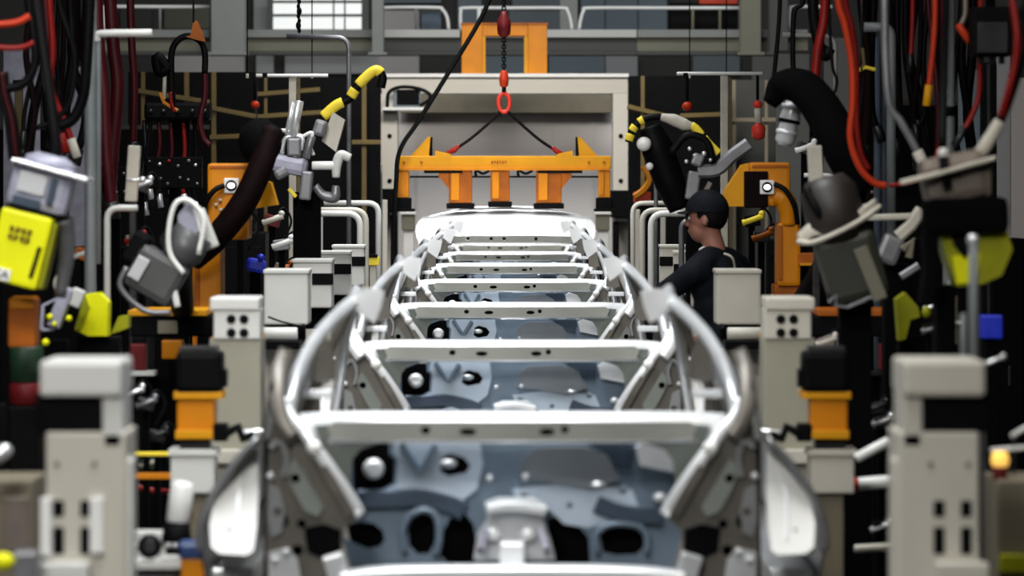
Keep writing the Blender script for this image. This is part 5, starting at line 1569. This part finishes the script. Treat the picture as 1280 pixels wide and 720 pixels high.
pb('duct', 'dashdark', 1094, 46, 1108, FR(21), 21, 0.1, t)
pb('cover_strip', 'darkmetal', 1099, 48, 1102, FR(21), 20.99, 0.02, t)

# thin wires in front of the walkway
for (x, d, lab) in ((309, 30, 'thin wire hanging just left of the left white rod'), (390, 33, 'thin wire crossing the louvred window'), (862, 34, 'thin wire hanging to the right white rod'), (908, 35, 'thin wire crossing the right end of the walkway')):
    t = thing('hanging_wire', lab, 'wire', tuple(W(x, 92, d)))
    MB().cyl(W(x, -30, d), W(x, 92, d), 0.005).build('wire', 'black', t)
    MB().cyl(W(x, 92, d), W(x, 98, d), 0.012).build('wire_end', 'hosewhite', t)
t = thing('tool_chain', 'black chain hanging in front of the louvred window', 'chain', tuple(W(373, 46, 30)))
for i, y in enumerate((-4, 2, 8, 14, 20, 26, 32, 38)):
    MB().ball(W(373 + (i % 2), y, 30), 0.014 if i % 3 else 0.02, (1, 1, 1.6)).build('chain_link', 'black', t)

# ------------------------------------------------------------------ small dark tooling on the tables either side
def clutter(x, y, d, kind, label, m1, m2):
    t = thing(kind[0], label, kind[1], base_of(x - 6, x + 6, 0, d, .08, True))
    k = d / F
    MB().box(W(x, y, d), (20 * k, 0.08, 14 * k), tilt(random.uniform(-.4, .4)), 0.006).build('body', m1, t)
    MB().cyl(W(x - 12, y + 3, d - .03), W(x + 14, y - 6, d - .03), 4 * k).build('barrel', m2, t)
    MB().ball(W(x + 12, y - 9, d - .03), 4 * k).build('cap', m2, t)
    MB().tube([W(x, y, d), W(x + 14, y - 16, d + .05), W(x + 24, y + 2, d + .06), W(x + 10, y + 30, d + .05)], 0.007, 8).build('lead', 'rubber', t)
    MB().box((W(x, y, d).x, d + .04, W(x, y, d).z / 2), (8 * k, 0.05, W(x, y, d).z), None, 0.004).build('stand', 'blackmat', t)
    return t


CL = [
    (352, 306, 23.5, 'white barrelled clamp left of the stacked covers', 'graymetal', 'white'),
    (300, 282, 21.6, 'dark clamp in the shade right of the left robot column', 'darkmetal', 'bronze'),
    (340, 276, 24.5, 'dark clamp with pale barrel below the amber elbow casting', 'darkred', 'beige'),
    (352, 338, 24.0, 'small brown clamp above the third left post', 'bronze', 'orangedark'),
    (300, 262, 22.6, 'yellow tipped clamp beside the left robot badge', 'darkmetal', 'yellow'),
    (182, 505, 15.0, 'dark clamp with silver barrel above the ochre rails', 'darkmetal', 'graymetal'),
    (166, 492, 15.6, 'small bright tipped clamp right of the nearest left post cap', 'black', 'silver'),
    (196, 545, 15.3, 'dull metal clamp below the red tank at left', 'darkmetal', 'darkmetal'),
    (186, 580, 15.9, 'dark clamp between the two ochre rails', 'green', 'hosewhite'),
    (952, 296, 23.0, 'dark clamp with reddish barrel behind the person', 'darkmetal', 'orangedark'),
    (940, 276, 23.8, 'dark clamp with yellow tip above the reddish clamp', 'black', 'yellow'),
    (1046, 452, 15.8, 'dark clamp with silver barrel right of the right servo motor', 'darkred', 'silver'),
    (1032, 428, 16.2, 'brown clamp with pale tips above the right servo motor', 'bronze', 'hosewhite'),
    (1102, 528, 15.0, 'dark clamp with silver barrel above the tilted white cylinder', 'darkmetal', 'silver'),
    (1096, 510, 15.8, 'dull dark clamp behind the nearest right post', 'darkmetal', 'darkmetal'),
    (1100, 660, 14.0, 'dark clamp low between the right servo stand and nearest right post', 'black', 'silver'),
    (1166, 384, 16.2, 'dark clamp with bright tip left of the ball headed rod', 'black', 'silver'),
    (1164, 412, 15.0, 'small dark clamp with grey tip above the nearest right post', 'black', 'graymetal'),
    (1006, 186, 22.4, 'white barrelled clamp above the beige bar at right', 'darkmetal', 'white'),
    (176, 232, 18.4, 'silver tipped clamp behind the beige bar at left', 'darkmetal', 'silver'),
    (104, 318, 17.6, 'rust coloured clamp between the two left weld guns', 'orangedark', 'beigelight'),
    (168, 300, 18.2, 'brown clamp seen through the bent pipe at left', 'bronze', 'redhose'),
]
for (x, y, d, lab, m1, m2) in CL:
    clutter(x, y, d, ('tooling_clamp', 'clamp'), lab, m1, m2)

for (x0, x1, y0, y1, d, lab) in ((182, 252, 196, 236, 24.6, 'dark valve manifold with silver fittings behind the dark grey weld gun at left'), (1074, 1104, 236, 268, 23.0, 'dark valve manifold with silver fittings behind the ring gun'),
                                 (128, 160, 208, 250, 23.4, 'dark valve manifold with silver fittings under the thick maroon hoses')):
    t = thing('valve_manifold', lab, 'manifold', base_of(x0, x1, 0, d, .1, True))
    pb('manifold_block', 'black', x0, y0, x1, y1, d, 0.12, t)
    pb('post', 'blackmat', (x0 + x1) / 2 - 6, y1, (x0 + x1) / 2 + 6, FR(d), d + .04, 0.06, t)
    n = max(3, int((x1 - x0) / 11))
    for i in range(n):
        for y in (y0 + 8, y1 - 10):
            x = x0 + (i + .5) * (x1 - x0) / n + random.uniform(-2, 2)
            MB().ball(W(x, y + random.uniform(-4, 4), d - .012), random.uniform(.007, .013)).build('fitting', random.choice(['silver', 'graymetal', 'redhose', 'bronze']), t)

# ------------------------------------------------------------------ the worker
def remesh(mb, name, m, parent, voxel, smooth=4):
    o = mb.build(name, m, parent)
    md = o.modifiers.new('r', 'REMESH')
    md.mode = 'VOXEL'
    md.voxel_size = voxel
    sm = o.modifiers.new('s', 'SMOOTH')
    sm.iterations = smooth
    sm.factor = 0.5
    bpy.context.view_layer.update()
    me = bpy.data.meshes.new_from_object(o.evaluated_get(bpy.context.evaluated_depsgraph_get()))
    for p in me.polygons:
        p.use_smooth = True
    o.modifiers.clear()
    old = o.data
    o.data = me
    bpy.data.meshes.remove(old)
    return o


PD = 20.3
ft = Vector((1.07, PD, 0.32))
t = thing('work_step', 'low dark work step under the person on the right', 'step', (1.07, PD, 0))
MB().box((1.07, PD, 0.297), (0.24, 0.66, 0.04)).build('tread', 'darkmetal', t)
for a in (-0.28, 0.28):
    MB().box((1.07, PD + a, 0.14), (0.22, 0.04, 0.28)).build('leg', 'darkmetal', t)
P_ = thing('person', 'person in black workwear and black cap working between car bodies on the right', 'person', ft)
V = Vector
rt = V((0.62, 0.78, 0))       # towards the right shoulder
fw = V((-0.78, 0.62, 0))      # where the chest faces
pel = V((1.09, PD - 0.02, 1.21))
chest = pel + fw * 0.05 + V((0, 0, 0.42))
nb = chest + fw * 0.01 + V((-0.01, 0, 0.15))
nt_ = nb + V((-0.02, 0, 0.08))
hd = nt_ + V((-0.02, 0.0, 0.09))
ls = chest - rt * 0.19 + V((0, 0, 0.06))
rs = chest + rt * 0.19 + V((0, 0, 0.06))
le = V((0.75, PD - 0.10, 1.57))
lw = V((0.68, PD - 0.02, 1.34))
re = rs + V((0.02, -0.02, -0.28)) + fw * 0.05
rw = re + fw * 0.22 + V((0, 0, -0.08))
lh, rh = pel - rt * 0.09, pel + rt * 0.09
lk, rk = lh + V((-.02, 0, -0.44)) + fw * 0.03, rh + V((-.02, 0, -0.44)) + fw * 0.03
la, ra = V((1.06, PD - 0.12, 0.41)), V((1.08, PD + 0.12, 0.41))


def arms(m, g, sh):
    for (a, b, c) in ((ls, le, lw), (rs, re, rw)):
        m.tube([a.lerp(chest, 0.35), a, a.lerp(b, .5), b], [0.06 + g, 0.058 + g, 0.05 + g, 0.043 + g], 14, 3)
        m.tube([b, b.lerp(c, .35), c], [0.043 + g, 0.044 + g, 0.028 + g], 14, 3)


def trunk(m, g):
    ang = math.atan2(rt.y, rt.x)
    for (c, rx, ry, rz) in ((pel, 0.165, 0.115, 0.13), (pel.lerp(chest, .35), 0.15, 0.105, 0.14), (pel.lerp(chest, .7), 0.165, 0.115, 0.16), (chest, 0.185, 0.12, 0.14)):
        m.ball(c, 1.0, (rx + g, ry + g, rz + g), 20, 0, (0, 0, ang))
    for a in (ls, rs):
        m.tube([nb + V((0, 0, -.02)), nb.lerp(a, .5) + V((0, 0, 0.0)), a], [0.055 + g, 0.06 + g, 0.062 + g], 14, 3)


def hand(m, w, d, side_v):
    """palm, four unequal bent fingers and a thumb"""
    d = d.normalized()
    up = V((0, 0, 1))
    s = side_v.normalized()
    m.ball(w + d * 0.045, 1.0, (0.042, 0.042, 0.018), 14)
    m.tube([w - d * .02, w + d * 0.05], [0.026, 0.03], 12, 2)
    for i, (o, L) in enumerate(((-0.028, .070), (-0.009, .080), (0.010, .075), (0.029, .058))):
        b = w + d * 0.08 + s * o
        m.tube([b - d * .02, b + d * L * .4, b + d * L * .75 - up * 0.02, b + d * L * .85 - up * 0.045], [0.0095, 0.009, 0.0085, 0.007], 10, 3)
    b = w + d * 0.03 - s * 0.035
    m.tube([b, b - s * 0.025 + d * 0.025, b - s * 0.03 + d * 0.055 - up * .01], [0.012, 0.0105, 0.008], 10, 3)


bd = MB()
trunk(bd, -0.01)
arms(bd, -0.008, 0)
bd.tube([nb - V((0, 0, .06)), nb, nt_, hd - V((0, 0, .02))], [0.07, 0.058, 0.054, 0.06], 16, 3)
fd = V((-0.93, 0.36, 0)).normalized()         # where the face looks
fs = V((fd.y, -fd.x, 0))
fa = math.atan2(fd.y, fd.x)
bd.ball(hd + V((0, 0, .025)), 1.0, (0.098, 0.078, 0.105), 24, 0, (0, 0, fa))
bd.ball(hd + fd * 0.035 - V((0, 0, .05)), 1.0, (0.062, 0.056, 0.07), 20, 0, (0, 0, fa))
bd.tube([hd + fd * 0.092 + V((0, 0, .02)), hd + fd * 0.108 - V((0, 0, .012)), hd + fd * 0.112 - V((0, 0, .024)), hd + fd * 0.09 - V((0, 0, .03))], [0.009, 0.012, 0.014, 0.010], 10, 3)
for q in (-1, 1):
    bd.ball(hd + fs * q * 0.078 - fd * 0.01 - V((0, 0, .004)), 1.0, (0.018, 0.009, 0.032), 12, 0, (0, 0, fa))
    bd.tube([hd + fd * 0.082 + fs * q * 0.016 + V((0, 0, .026)), hd + fd * 0.076 + fs * q * 0.045 + V((0, 0, .026))], 0.008, 8, 1)
bd.tube([hd + fd * 0.09 - fs * 0.02 - V((0, 0, .058)), hd + fd * 0.099 - V((0, 0, .055)), hd + fd * 0.09 + fs * 0.02 - V((0, 0, .058))], 0.007, 8, 3)
bd.tube([hd + fd * 0.088 - fs * 0.017 - V((0, 0, .069)), hd + fd * 0.096 - V((0, 0, .07)), hd + fd * 0.088 + fs * 0.017 - V((0, 0, .069))], 0.007, 8, 3)
hand(bd, lw, lw - le, V((0.0, 1.0, 0.1)))
hand(bd, rw, rw - re, V((0.62, 0.78, 0)))
for (a, b, c) in ((lh, lk, la), (rh, rk, ra)):
    bd.tube([a, a.lerp(b, .5), b], [0.085, 0.075, 0.056], 14, 3)
    bd.tube([b, b.lerp(c, .3), c], [0.056, 0.058, 0.036], 14, 3)
    bd.tube([c + fw * -0.05 - V((0, 0, .05)), c - V((0, 0, .05)), c + fw * 0.14 - V((0, 0, .06))], [0.034, 0.04, 0.03], 12, 3)
remesh(bd, 'body', 'skin', P_, 0.0065, 3)
jk = MB()
trunk(jk, 0.012)
arms(jk, 0.012, 0)
remesh(jk, 'jacket', 'navy', P_, 0.011, 5)
tr = MB()
tr.ball(pel - V((0, 0, .04)), 1.0, (0.172, 0.125, 0.14), 20, 0, (0, 0, math.atan2(rt.y, rt.x)))
for (a, b, c) in ((lh, lk, la), (rh, rk, ra)):
    tr.tube([a, a.lerp(b, .5), b], [0.098, 0.09, 0.074], 14, 3)
    tr.tube([b, b.lerp(c, .4), c - V((0, 0, .02))], [0.074, 0.072, 0.06], 14, 3)
remesh(tr, 'trousers', 'trousers', P_, 0.011, 4)
for (c, q) in ((la, 1), (ra, 1)):
    sh = MB()
    sh.tube([c - fw * 0.07 - V((0, 0, .045)), c - V((0, 0, .04)), c + fw * 0.08 - V((0, 0, .05)), c + fw * 0.17 - V((0, 0, .06))], [0.04, 0.05, 0.045, 0.03], 14, 4)
    sh.box(c + fw * 0.05 - V((0, 0, .08)), (0.085, 0.26, 0.02), (0, 0, math.atan2(fw.y, fw.x) - math.pi / 2), 0.006)
    sh.build('shoe', 'black', P_)
hr = MB()
hr.ball(hd + V((0, 0, .03)) - fd * 0.012, 1.0, (0.098, 0.083, 0.10), 22, 0, (0, 0, fa))
hr.build('hair', 'hair', P_)
cp = MB()
rows = []
for i in range(7):
    ph = (i / 6) * math.pi * 0.52
    row = []
    for j in range(25):
        th = 2 * math.pi * j / 24
        loc = V((math.sin(ph) * math.cos(th) * 0.112, math.sin(ph) * math.sin(th) * 0.094, math.cos(ph) * 0.105))
        row.append(hd + V((0, 0, .045)) + Euler((0, 0, fa)).to_matrix() @ loc)
    rows.append(row)
cp.loft(rows, thick=(0, 0, 0.004))
cap_o = cp.build('cap', 'navy', P_)
vs = []
for i in range(5):
    row = []
    for j in range(9):
        th = -0.9 + 1.8 * j / 8
        rr = 0.10 + 0.06 * i / 4 * math.cos(th)
        row.append(hd + V((0, 0, .045 - 0.012 * i / 4 - .01 * abs(th))) + Euler((0, 0, fa)).to_matrix() @ V((math.cos(th) * rr, math.sin(th) * rr * 0.86, 0)))
    vs.append(row)
MB().loft(vs, thick=(0, 0, 0.004)).build('visor', 'navy', cap_o)
MB().tube([nb + V((-.055, -.03, .02)), nb + V((-.07, 0, .012)), nb + V((-.05, .04, .02))], 0.016, 10).build('white_collar', 'white', P_)
for q in (-1, 1):
    MB().ball(hd + fd * 0.083 + fs * q * 0.03 + V((0, 0, .008)), 0.011).build('eye', 'white', P_)
MB().tube([W(905, 317, PD - .19), W(914, 321, PD - .21), W(918, 330, PD - .2), W(918, 344, PD - .17)], 0.006, 8).build('piping', 'piping', P_)
